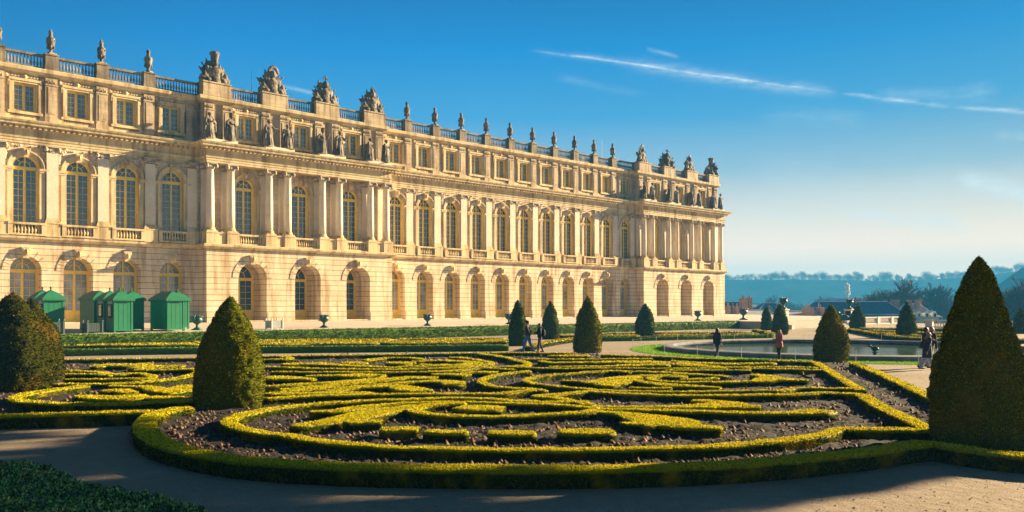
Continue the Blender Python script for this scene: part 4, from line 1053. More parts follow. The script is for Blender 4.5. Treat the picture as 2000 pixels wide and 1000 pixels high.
for i,(a,b,o_,t) in enumerate([(1180,1240,2.5,'left of the lone round cone, front row'),(1282,1385,2.6,'right of the lone round cone, front row'),(1395,1480,2.4,'behind the standing woman, front row'),(1100,1125,4,'between two distant cones'),(1180,1240,6,'left of the lone round cone, back row'),(1282,1470,6.3,'right of the lone round cone, back row')]):
    farscroll(a,b,base2(o_),'small far hedge '+t,i+40)
HF([(1660,642.5),(1700,649),(1745,656),(1800,660),(1860,661.5),(2000,663)],.6,'angled front hedge of the distant right parterre',h=.32)
HF([(1680,641),(1760,641.5),(1860,642.5),(2010,643)],.6,'back hedge of the distant right parterre',h=.3)
for i,(pts,t) in enumerate([([(1700,645),(1750,647),(1790,648)],'upper strip'),([(1790,649),(1850,650),(1980,651)],'strip behind the strolling group'),([(1730,651),(1755,653),(1800,655),(1980,656)],'lower strip')]):
    HF(pts,[1.0,1.6,1.0,1.2][:len(pts)],'thin hedge inside the distant right parterre, '+t,h=.26)
# tall hedge below the terrace
hedge('tall_hedge',[(-10,60.6),(20,60.6),(40,60.6),(60,60.6),(80,60.6),(98.3,60.6)],1.0,.88,'long clipped waist high green hedge below the palace terrace','hedge',None,mt='tallhedge',world=True,smooth=False,lump=.05,cov=.9)
# near dark hedge in the bottom left corner
def corner():
    pts=[(-190,878),(-60,888),(20,893),(75,897),(130,915),(190,936),(255,950),(335,966),(430,994),(500,1045),(400,1120),(-190,1120)]
    h=.5; W_=[G(x,y,h) for x,y in pts]; xs=[p[0] for p in W_]; ys=[p[1] for p in W_]
    st_=.09; X=np.arange(min(xs),max(xs),st_); Y=np.arange(min(ys),max(ys),st_)
    gx,gy=np.meshgrid(X,Y,indexing='ij')
    poly=np.array([(p[0],p[1]) for p in W_])
    ins=inpoly(gx,gy,poly)
    # distance to outline for rounded edge
    d=np.full(gx.shape,9.)
    for a,b in zip(poly,np.roll(poly,-1,0)):
        ab=b-a; t=np.clip(((gx-a[0])*ab[0]+(gy-a[1])*ab[1])/(ab@ab),0,1); d=np.minimum(d,np.hypot(gx-a[0]-t*ab[0],gy-a[1]-t*ab[1]))
    z=np.where(ins,h*np.clip(.25+d*6,0,1),.0)
    P=np.stack([gx,gy,z],-1).reshape(-1,3); kk=(vnoise(P*np.array([3,3,0])+3)-.5)*.10+(vnoise(P*np.array([9,9,0]))-.5)*.05
    P[:,2]+=np.where(P[:,2]>.05,kk,-.05)
    n0,n1=gx.shape; idx=np.arange(n0*n1).reshape(n0,n1)
    F=np.stack([idx[:-1,:-1],idx[1:,:-1],idx[1:,1:],idx[:-1,1:]],-1).reshape(-1,4)
    keep=(z.reshape(-1)[F]>.04).any(1); F=F[keep]
    me=leafy(P,F,lambda c:np.full(len(c),2200.),lambda p:np.full(len(p),.044),'box_hedge',M['dark_box'],org=(xs[0],ys[0],0),aspect=.6,up=.3)
    tag(inst('box_hedge',me,(xs[0],ys[0],0)),'dark glossy leaved box hedge filling the bottom left corner','box hedge')
def inpoly(gx,gy,poly):
    c=np.zeros(gx.shape,bool); n=len(poly); j=n-1
    for i in range(n):
        xi,yi=poly[i];xj,yj=poly[j]
        c^=((yi>gy)!=(yj>gy))&(gx<(xj-xi)*(gy-yi)/(yj-yi+1e-12)+xi); j=i
    return c
corner()
# ------------------------------------------------------------------ soil
SP=[(-300,806),(0,806),(200,806),(330,806),(290,818),(276,838),(300,862),(360,880),(450,897),(560,906),(700,913),(900,918),(1100,918),(1250,916),(1400,911),(1500,903),(1600,895),(1700,884),(1800,870),(1900,880),(2000,889),(2150,897),(2230,890),(2010,856),(1822,778),(1716,730),(1668,711),(1590,708),(1415,703),(1300,698),(1176,694),(1120,691),(1000,690),(885,691),(700,694),(505,698),(395,701),(100,705),(-300,712)]
SPW=np.array([G(x,y,.06)[:2] for x,y in SP])
def soilmesh():
    # resolution falls off with distance: three nested strips
    for nm,lo,hi,stp in (('soil_bed',0,21,.09),('soil_bed',21,32,.16),('soil_bed',32,75,.35)):
        xs,ys=SPW[:,0],SPW[:,1]
        X=np.arange(xs.min()-.4,xs.max()+.4,stp); Y=np.arange(ys.min()-.4,ys.max()+.4,stp); gx,gy=np.meshgrid(X,Y,indexing='ij')
        d=gx*CT+gy*ST; ins=inpoly(gx,gy,SPW)
        P=np.stack([gx,gy,np.zeros_like(gx)],-1).reshape(-1,3)
        z=.02+.05*vnoise(P*np.array([2.2,2.2,0])+11)+.07*vnoise(P*np.array([6.5,6.5,0]))+.05*vnoise(P*np.array([13,13,0])+50)
        # worked rows
        P[:,2]=np.where(ins.ravel(),z,.005)
        n0,n1=gx.shape; idx=np.arange(n0*n1).reshape(n0,n1)
        F=np.stack([idx[:-1,:-1],idx[1:,:-1],idx[1:,1:],idx[:-1,1:]],-1).reshape(-1,4)
        q=ins.ravel()[F].all(1)&((d.ravel()[F]>=lo).all(1))&((d.ravel()[F]<=hi+stp*1.6).all(1)); F=F[q]
        u,inv=np.unique(F,return_inverse=True)
        struct(inst(nm,npmesh(nm,P[u],inv.reshape(F.shape),M['soil'],None,True)))
soilmesh()
def clods():
    N=32000; P=[]
    # more clods close to the viewer
    while len(P)<N:
        m=60000; d=14+ (rng.random(m)**1.6)*38; a=rng.uniform(-.75,.75,m)
        x=d*(CT+a*ST); y=d*(ST-a*CT); ok=inpoly(x,y,SPW); P+=list(zip(x[ok],y[ok],d[ok]))
    P=np.array(P[:N]); n=len(P)
    s=(.018+.060*rng.random(n)**2.2)*(1+ (P[:,2]-14)*.02)
    base=np.array([[1,0,0],[-.3,.9,0],[-.7,-.8,0],[.1,.05,.9],[0,0,-.8]])
    ang=rng.random(n)*6.28; c,s_=np.cos(ang),np.sin(ang)
    V=base[None]*s[:,None,None]*rng.uniform(.6,1.4,(n,5,3))
    V=np.stack([V[...,0]*c[:,None]-V[...,1]*s_[:,None],V[...,0]*s_[:,None]+V[...,1]*c[:,None],V[...,2]*rng.uniform(.5,1.3,(n,1))],-1)
    V[...,0]+=P[:,0:1]; V[...,1]+=P[:,1:2]; V[...,2]+=.09
    F=np.array([[0,1,3],[1,2,3],[2,0,3],[1,0,4],[2,1,4],[0,2,4]])
    FF=(F[None]+np.arange(n)[:,None,None]*5).reshape(-1,3)
    o=inst('soil_clods',npmesh('soil_clods',V.reshape(-1,3),FF,M['clod'])); tag(o,'lumps of dark turned earth lying over the flower beds','soil',kind='stuff')
clods()
def pebbles():
    n=9000; d=9.5+rng.random(n)**1.5*14; a=rng.uniform(-.7,.7,n); x=d*(CT+a*ST); y=d*(ST-a*CT); ok=~inpoly(x,y,SPW); x,y,d=x[ok],y[ok],d[ok]; n=len(x)
    s=.005+.016*rng.random(n)**3; base=np.array([[1,0,0],[-.3,.9,0],[-.7,-.8,0],[.1,.05,.8]])
    V=base[None]*s[:,None,None]*rng.uniform(.6,1.4,(n,4,3)); V[...,0]+=x[:,None];V[...,1]+=y[:,None];V[...,2]+=.001
    F=np.array([[0,1,3],[1,2,3],[2,0,3]]); FF=(F[None]+np.arange(n)[:,None,None]*4).reshape(-1,3)
    tag(inst('path_pebbles',npmesh('path_pebbles',V.reshape(-1,3),FF,M['gravel'])),'small loose pebbles scattered on the gravel path','pebbles',kind='stuff')
pebbles()
# ------------------------------------------------------------------ cone topiary
def cone(px,py,top,wpx,label,mt='yew',seed=0,group='clipped yew cones',at=None,hw=None,lean=0,slim=False):
    if at is None:
        x,y,_=G(px,py,0.0)
    else: x,y=at
    d=fwd(x,y); 
    if hw: Hh,Rr=hw
    else: Hh=CH+(600-top)*d/FPX; Rr=wpx/2*d/FPX/1.0
    # the base point given is the near foot: push the axis back by the radius
    if at is None:
        u=Vector((x,y)).normalized(); x+=u.x*Rr*.8; y+=u.y*Rr*.8; d=fwd(x,y); Hh=CH+(600-top)*d/FPX; Rr=wpx/2*d/FPX
        x,y,_z=D(px,600,d)
    prof=[(0,.95),(.08,.98),(.2,1.0),(.33,.98),(.45,.92),(.55,.84),(.64,.73),(.72,.61),(.80,.46),(.88,.31),(.95,.15),(.985,.06),(1,.0)] if not slim else [(0,.92),(.12,.98),(.25,1.0),(.35,.97),(.48,.87),(.63,.69),(.74,.535),(.84,.385),(.92,.235),(.965,.13),(.985,.07),(1,.0)]
    ts=np.array([p[0] for p in prof]); rs=np.array([p[1] for p in prof])
    nz=max(40,int(Hh/max(.05,d*.003))); nu=max(40,int(6.3*Rr/max(.05,d*.003)))
    T=np.linspace(0,1,nz); Rv=np.interp(T,ts,rs)*Rr*.97
    # smooth the profile
    for _ in range(2): Rv[1:-1]=(Rv[:-2]+2*Rv[1:-1]+Rv[2:])/4
    A=np.linspace(0,2*np.pi,nu,endpoint=False)
    V=np.zeros((nz,nu,3)); V[...,0]=Rv[:,None]*np.cos(A); V[...,1]=Rv[:,None]*np.sin(A); V[...,2]=(T*Hh)[:,None]
    V[...,0]+=lean*(T*Hh)[:,None]*ST; V[...,1]-=lean*(T*Hh)[:,None]*CT
    Vf=V.reshape(-1,3); nv=(vnoise(Vf*1.1+seed*13.7)-.5)*.16+(vnoise(Vf*3+seed*7)-.5)*.09+(vnoise(Vf*9+seed)-.5)*.09
    rad=Vf.copy(); rad[:,2]=0; ln=np.linalg.norm(rad,axis=1)+1e-6
    Vf[:,:2]+=rad[:,:2]/ln[:,None]*(nv*Rr*np.clip(ln/Rr*2,0,1))[:,None]
    idx=np.arange(nz*nu).reshape(nz,nu); nxt=np.roll(idx,-1,1)
    F=np.stack([idx[:-1],nxt[:-1],nxt[1:],idx[1:]],-1).reshape(-1,4)
    W_=Vf+np.array([x,y,0])
    me=leafy(W_,F,ldens(1.15),lambda P:lsize(P)*1.12,'crown',M[mt],org=(x,y,0),stick=.2,aspect=.5)
    o=empty('cone_topiary',(x,y,0),0,label,'topiary',group); inst('crown',me,(0,0,0),o)
    t=MB(); t.tube((0,0,-.02),(0,0,Hh*.5),.09,.05,8); t.build('trunk',M['bark'],o)
    return o
cone(1912,888,500,182,'very large dark yew cone filling the right edge, in front of the pool',seed=1,slim=True)
cone(450,806,578,139,'large yew cone with sunlit right side, left of centre beside the front border',seed=2)
cone(25,772,571,150,'dark yew cone at the left edge, the left one of an overlapping pair',mt='yew_painted_shade',seed=3)
cone(70,752,582,106,'dark yew cone at far left, the right one of an overlapping pair',mt='yew_painted_shade',seed=4,lean=-.05)
cone(1148,690,578,56,'yew cone with bright right edge, right of the walking couple',seed=5)
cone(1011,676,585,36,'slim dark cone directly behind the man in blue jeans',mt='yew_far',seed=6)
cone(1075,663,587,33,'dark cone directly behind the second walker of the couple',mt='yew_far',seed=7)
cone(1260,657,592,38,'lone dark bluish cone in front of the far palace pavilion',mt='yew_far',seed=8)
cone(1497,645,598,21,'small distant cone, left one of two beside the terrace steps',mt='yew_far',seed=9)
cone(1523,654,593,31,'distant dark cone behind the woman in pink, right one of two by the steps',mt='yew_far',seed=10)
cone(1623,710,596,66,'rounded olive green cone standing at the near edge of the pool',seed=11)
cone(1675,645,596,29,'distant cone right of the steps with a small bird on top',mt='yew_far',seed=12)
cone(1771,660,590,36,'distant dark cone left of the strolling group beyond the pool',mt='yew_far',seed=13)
cone(1993,652,601,25,'small distant cone at the right edge of the photo',mt='yew_far',seed=14)
# ------------------------------------------------------------------ basin and lawn ring
dc=57*CH/2.85
BC=D(1655,600,dc); BX,BY=BC[0],BC[1]; RO=13.4; RI=11.0
def ring(name,r0,r1,z,mt,n=96):
    m=MB((BX,BY,0)); vs=[];fs=[]
    for k in range(n):
        a=2*math.pi*k/n
        vs+= [(BX+r0*math.cos(a),BY+r0*math.sin(a),z),(BX+r1*math.cos(a),BY+r1*math.sin(a),z)]
    fs=[(2*k,2*k+1,(2*k+3)%(2*n),(2*k+2)%(2*n)) for k in range(n)]
    m.add(vs,fs); return m.build(name,mt,None,(BX,BY,0))
def grassring():
    n=160; nr=6; A=np.linspace(0,2*np.pi,n,endpoint=False); Rr=np.linspace(RI+.3,RO,nr)
    V=np.stack([BX+Rr[:,None]*np.cos(A),BY+Rr[:,None]*np.sin(A),np.full((nr,n),.03)],-1); V[0,:,2]=.03; V[-1,:,2]=.008
    Vf=V.reshape(-1,3); idx=np.arange(nr*n).reshape(nr,n); nx=np.roll(idx,-1,1)
    F=np.stack([idx[:-1],idx[1:],nx[1:],nx[:-1]],-1).reshape(-1,4)
    me=leafy(Vf,F,lambda c:np.full(len(c),160.),lambda p:np.full(len(p),.07),'lawn_ring',M['grass'],org=(BX,BY,0),stick=.9,aspect=.35,up=1.0)
    me.materials.clear(); me.materials.append(M['grass'])
    o=inst('lawn_ring',me,(BX,BY,0)); tag(o,'bright green ring of short lawn round the pool','lawn',kind='stuff')
    struct(ring('lawn_ground',RI+.25,RO,.004,M['lawn']))
grassring()
m=MB((BX,BY,0))
n=96
prof=[(RI+.35,-.02),(RI+.35,.18),(RI+.30,.26),(RI+.05,.30),(RI-.35,.30),(RI-.45,.24),(RI-.42,.12),(RI-.30,.06),(RI-.30,-.6)]
vs=[];fs=[]
for r_,z in prof:
    for k in range(n): a=2*math.pi*k/n; vs.append((BX+r_*math.cos(a),BY+r_*math.sin(a),z))
for i in range(len(prof)-1):
    for k in range(n): k2=(k+1)%n; fs.append((i*n+k,i*n+k2,(i+1)*n+k2,(i+1)*n+k))
m.add(vs,fs)
bo=empty('round_basin',(BX,BY,0),0,'large round stone rimmed pool surrounded by lawn','pool'); m.build('rim',M['rim'],bo,smooth=False)
wm=MB((BX,BY,0)); wm.lathe([(RI-.31,.019),(RI-.31,.02)],(BX,BY,0),96)
struct(wm.build('water',M['water'],None,(BX,BY,0)))
# fountain jet pipe in the pool
fx,fy,_=G(1709,701,.02)
fo=empty('fountain_jet',(fx,fy,.02),0,'small bronze fountain figure standing in the pool water','fountain')
f1=MB(); f1.lathe([(.16,-.3),(.15,.05),(.09,.1),(.10,.3),(.17,.36),(.05,.4)],(0,0,0),10); f1.build('pedestal',M['bronze'],fo)
f2=MB(); f2.ell((0,0,.52),(.13,.2,.12)); f2.cap((0,.1,.55),(0,.28,.66),.06,.04); f2.ell((0,.3,.68),(.07,.1,.06)); f2.build('spout',M['bronze'],fo,smooth=True)
# wire fence round the lawn
fe=empty('wire_fence',(BX,BY,0),0,'thin wire fence on slim posts encircling the pool lawn','fence')
pm=MB(); pm.tube((0,0,0),(0,0,.6),.012,.012,6); pm.ell((0,0,.61),.02,None,6,4); pmm=pm.mesh('post',M['post'])
NPO=30; ps=[]
for k in range(NPO):
    a=2*math.pi*k/NPO+.05; p=((RO-.15)*math.cos(a),(RO-.15)*math.sin(a)); ps.append(p); inst('post',pmm,(p[0],p[1],0),fe)
wi=MB()
for k in range(NPO):
    a,b=ps[k],ps[(k+1)%NPO]
    for z in (.55,.3): wi.tube((a[0],a[1],z),(b[0],b[1],z-.0),.004,.004,3,False)
wi.build('wire',M['wire'],fe)
# ------------------------------------------------------------------ kiosks
def kiosk(L,name='kiosk'):
    """origin at floor centre; the long side L lies along y; front width 1.25 along x"""
    w=1.25; h=2.30
    b=MB(); b.box(-w/2,w/2,-L/2,L/2,.12,h)
    for sx in(-1,1):
        for sy in(-1,1): b.box(*sorted((sx*(w/2-.12),sx*(w/2+.015))),*sorted((sy*(L/2-.12),sy*(L/2+.015))),0,h)
    nb=int(L/.3)
    for k in range(1,nb): b.box(-w/2-.006,-w/2+.01,-L/2+L*k/nb-.007,-L/2+L*k/nb+.007,.15,h-.05)
    for k in range(1,4): b.box(-w/2+w*k/4-.007,-w/2+w*k/4+.007,-L/2-.006,-L/2+.01,.15,h-.05)
    b.box(-w/2-.03,w/2+.03,-L/2-.03,L/2+.03,.10,.2)
    r=MB(); o=.13; rz=h+.62; rd=max(0,(L-w)/2)
    pts=[(-w/2-o,-L/2-o),(w/2+o,-L/2-o),(w/2+o,L/2+o),(-w/2-o,L/2+o)]
    e=[(x,y,h+.02) for x,y in pts]; mid=[(x*.45,y*.45 if rd==0 else (abs(y)-(w/2+o)*.55)*(1 if y>0 else -1),h+.40) for x,y in pts]
    t0=(0,-rd,rz); t1=(0,rd,rz)
    if rd<.05: t0=t1=None
    vs=e+mid+([(0,0,rz)] if rd<.05 else [(0,-rd,rz-.02),(0,rd,rz-.02)])
    fs=[(0,1,5,4),(1,2,6,5),(2,3,7,6),(3,0,4,7)]
    if rd<.05: fs+=[(4,5,8),(5,6,8),(6,7,8),(7,4,8)]
    else: fs+=[(4,5,8),(5,6,9,8),(6,7,9),(7,4,8,9)]
    r.add(vs,fs)
    v=MB()
    for (x0,y0),(x1,y1) in zip(pts,pts[1:]+pts[:1]):
        LL=math.hypot(x1-x0,y1-y0); n=int(round(LL/.17)); 
        for k in range(n):
            a=k/n; b_=(k+1)/n; q=[]
            for t,dz in((0,0),(.0,-.09),(.25,-.15),(.5,-.17),(.75,-.15),(1,-.09),(1,0)):
                tt=a+(b_-a)*t; q.append((x0+(x1-x0)*tt,y0+(y1-y0)*tt,h+.02+dz))
            v.add(q,[tuple(range(7))])
    f=MB(); f.lathe([(.05,0),(.05,.06),(.03,.08),(.07,.14),(.06,.2),(.01,.26)],(0,0,rz-.04),8)
    wd=MB(); wd.box(-w/2-.05,-w/2-.005,-.36,.36,1.05,1.95)
    wd.box(-w/2-.16,-w/2-.005,-.40,.40,1.0,1.06)
    for y in(-.4,.36): wd.box(-w/2-.07,-w/2-.005,y,y+.04,1.06,1.95)
    gl=MB(); gl.box(-w/2-.06,-w/2-.051,-.26,.26,1.12,1.88)
    lv=MB()
    for k in range(4): lv.box(-w/2-.035,-w/2-.006,-.42,.42,1.99+.075*k,2.03+.075*k)
    return dict(body=b.mesh('body',M['kiosk']),roof=r.mesh('roof',M['kiosk_roof']),val=v.mesh('valance',M['kiosk_roof']),fin=f.mesh('finial',M['kiosk_dark'],True),win=wd.mesh('service_hatch',M['kiosk_dark']),gl=gl.mesh('pane',M['glass']),lv=lv.mesh('louvre',M['white']),rd=rd)
KS=kiosk(1.5); KL=kiosk(3.1)
ztr=lambda y:.93+(y-TY)*(1.23-.93)/(84-TY)
def putk(K,cx,y,label,hatch=False,rz=0,front=None):
    """front: picture x of the near corner (-x,-y corner) at world y of the front face"""
    a=(cx-1000)/FPX; t=y/(ST-a*CT); x=t*(CT+a*ST)
    L=1.5 if K is KS else 3.1
    X=x+.625; Y=y+L/2
    o=empty('kiosk',(X,Y,ztr(Y)),rz,label,'kiosk','green wooden kiosks on the terrace')
    inst('body',K['body'],(0,0,0),o); rf_=inst('roof',K['roof'],(0,0,0),o); inst('valance',K['val'],(0,0,0),rf_)
    if K is KS: inst('finial',K['fin'],(0,0,0),rf_)
    if hatch:
        h_=inst('service_hatch',K['win'],(0,0,0),o); inst('pane',K['gl'],(0,0,0),h_); inst('louvre',K['lv'],(0,0,0),o)
    return o
putk(KL,327,62.6,'long green kiosk without finial, right end of the kiosk row')
putk(KS,338.5,66.8,'green kiosk peeking out behind the long right end kiosk')
putk(KS,223,62.4,'green kiosk with louvre and ticket hatch, in front at the middle group',True)
putk(KS,204,64.2,'green kiosk with a hatch, just left of the front middle kiosk',True)
putk(KS,247,65.6,'green kiosk half hidden behind the front middle kiosk, on its right')
putk(KL,184,67.2,'long dark sided green kiosk at the back left of the middle group')
putk(KS,232,68.6,'green kiosk farthest back in the middle group, only its roof tip showing')
putk(KS,86,63.6,'green kiosk with louvre and hatch, beside the left cones',True)
putk(KS,70,66.0,'green kiosk behind the leftmost hatch kiosk, its roof tip showing')
# planters
def planter(mt,mt2):
    m=MB(); w=.5; m.box(-w,w,-w,w,.1,.72)
    for k in range(9):
        x=-w+.06+.11*k; m.box(x,x+.07,-w-.02,-w+.005,.12,.70); m.box(-w-.02,-w+.005,x,x+.07,.12,.70)
    p=MB(); p.box(-.05,.05,-.05,.05,0,.82); p.ell((0,0,.87),(.06,.06,.07),None,8,6)
    s=MB(); s.box(-w+.06,w-.06,-w+.06,w-.06,.6,.722)
    return m.mesh('box_panel',mt),p.mesh('corner_post',mt2),s.mesh('soil',M['soil'])
PLT=planter(M['planter'],M['white']); PLD=planter(M['planter_green'],M['planter_green'])
def putp(P,px,y,label,sc=1):
    a=(px-1000)/FPX; t=y/(ST-a*CT); x=t*(CT+a*ST)
    o=empty('planter_box',(x,y,ztr(y)),0,label,'planter','square orangery planter boxes'); o.scale=(sc,)*3
    inst('box_panel',P[0],(0,0,0),o); [inst('corner_post',P[1],(sx*.5,sy*.5,0),o) for sx in(-1,1) for sy in(-1,1)]; inst('soil',P[2],(0,0,0),o)
putp(PLT,536,63.2,'pale white planter box on the terrace, right of the near left cone',.95)
putp(PLD,103,62.6,'grey green planter box in front of the leftmost kiosk',1.05)
putp(PLD,181,62.3,'grey green planter box left of the front middle kiosks',.95)
# ------------------------------------------------------------------ metal urns
def urn():
    m=MB(); m.lathe([(.30,.10),(.26,.14),(.12,.22),(.09,.34),(.13,.40),(.10,.44),(.30,.56),(.40,.72),(.42,.86),(.36,.90),(.40,1.0),(.47,1.05),(.47,1.09),(.38,1.10),(.36,1.0)],(0,0,0),20)
    b=MB(); b.box(-.32,.32,-.32,.32,0,.1)
    hd=MB()
    for s in(-1,1):
        pts=[(s*.40,.78),(s*.52,.85),(s*.56,.97),(s*.50,1.10),(s*.42,1.16),(s*.38,1.06)]
        for p,q in zip(pts[:-1],pts[1:]): hd.cap((p[0],0,p[1]),(q[0],0,q[1]),.04,.04,6)
    return m.mesh('bowl',M['bronze'],True),b.mesh('foot',M['bronze']),hd.mesh('handle',M['bronze'],True)
UR=urn()
def puturn(px,y,label,sc=1,z=None,rz=.8,x=None,cat='urn',group='green bronze urns'):
    if x is None: a=(px-1000)/FPX; t=y/(ST-a*CT); x=t*(CT+a*ST)
    o=empty('bronze_urn',(x,y,ztr(y) if z is None else z),rz,label,cat,group); o.scale=(sc,)*3
    inst('bowl',UR[0],(0,0,0),o); inst('foot',UR[1],(0,0,0),o); inst('handle',UR[2],(0,0,0),o); return o
puturn(385,64.2,'green bronze urn beside the right end kiosk',.98)
puturn(633,64.2,'green bronze urn with handles, right of the white planter box',.98)
puturn(835,64.2,'green bronze urn alone before the middle of the palace',.98)
puturn(994,64.2,'green bronze urn half hidden by the slim cone behind the couple',.98)
puturn(1363,64.2,'small green urn before the blind arches of the far pavilion',1.15)
puturn(1452,64.2,'dark figured urn on the terrace right of the palace end',1.4)
def pedestal(px,d,ptop,pbot,w,label,ulabel,us):
    x,y,zt_=D(px,ptop,d); zb=CH+(600-pbot)*d/FPX
    o=MB((x,y,zb)); o.box(x-w/2,x+w/2,y-w/2,y+w/2,zb+.16,zt_-.14); o.box(x-w/2-.09,x+w/2+.09,y-w/2-.09,y+w/2+.09,zt_-.14,zt_); o.box(x-w/2-.08,x+w/2+.08,y-w/2-.08,y+w/2+.08,zb,zb+.16)
    for sx in(-1,1): o.box(x-w/2-.012,x-w/2+.01,y-w/2+.12,y+w/2-.12,zb+.3,zt_-.28)
    q=o.build('stone_pedestal',M['pale'],None,(x,y,zb)); tag(q,label,'pedestal','pedestals by the terrace steps')
    puturn(px,y,ulabel,us,z=zt_,x=x,rz=.3,group='large bronze urns on pedestals')
pedestal(1659,120.0,603.5,625,.95,'pale stone pedestal at the right end of the steps','large dark bronze urn on the pedestal right of the steps',1.2)
pedestal(1530,109,603.5,627,.95,'pale stone pedestal behind the dark cone left of the steps','large dark bronze urn above the dark cone left of the steps',1.25)
# reclining bronze at the pedestal foot
x,y,z=D(1648,626,118.5)
rb=MB(); rb.ell((0,0,.35),(.75,.42,.42)); rb.ell((.55,.1,.65),(.35,.3,.35)); rb.ell((-.6,0,.25),(.5,.3,.25)); rb.cap((.5,0,.7),(.2,-.3,.2),.15,.1); rb.ell((.7,.05,1.0),(.2,.2,.22)); rb.cap((-.4,.1,.3),(-1.0,0,.1),.16,.1); rb.box(-1,.95,-.45,.45,-.02,.1)
o=inst('reclining_bronze',organic(rb,.06,'reclining_bronze',M['bronze'],True,.05),(x,y,.93),None,2.2); tag(o,'dark reclining bronze figure at the foot of the right pedestal','sculpture')
# bird on the cone
d=106; x,y,z=D(1675,595.5,d)
bd=MB(); bd.ell((0,0,.12),(.20,.09,.09),Matrix.Rotation(-.4,3,'Y')); bd.ell((.16,0,.24),(.07,.06,.06)); bd.cap((-.15,0,.08),(-.36,0,.0),.05,.03,6); bd.tube((.2,0,.25),(.28,0,.24),.02,.005,5); bd.tube((0,0,.06),(0,0,-.06),.012,.012,4)
# ------------------------------------------------------------------ terrace balustrades at the far edge
def farbal(name,x0,y0,x1,y1,z,h,label,ped=4.5):
    L=math.hypot(x1-x0,y1-y0); a=math.atan2(y1-y0,x1-x0)
    o=empty(name,(x0,y0,z),a,label,'balustrade')
    rl=MB(); rl.box(0,L,-.2,.2,h-.16,h); rl.box(0,L,-.18,.18,0,.16); rl.build('rail',M['pale'],o)
    nseg=max(1,int(round(L/ped))); bm_=MB(); pdm=MB(); pdm.box(-.45,.45,-.26,.26,0,h+.03); pm_=pdm.mesh('pier',M['pale'])
    for k in range(nseg+1): inst('pier',pm_,(L*k/nseg,0,0),o)
    for k in range(nseg):
        n=10
        for j in range(n): baluster(bm_,L*k/nseg+.6+(L/nseg-1.2)*(j+.5)/n,0,.16,h-.32,6)
    bm_.build('balusters',M['pale'],o)
farbal('stone_balustrade',120.4,45.5,120.4,-10,0,1.0,'grey stone balustrade on the far terrace edge behind the strolling group')
farbal('stone_balustrade',134,60.6,149.5,60.6,0,1.15,'pale stone balustrade piers right of the steps, sunlit',5.0)
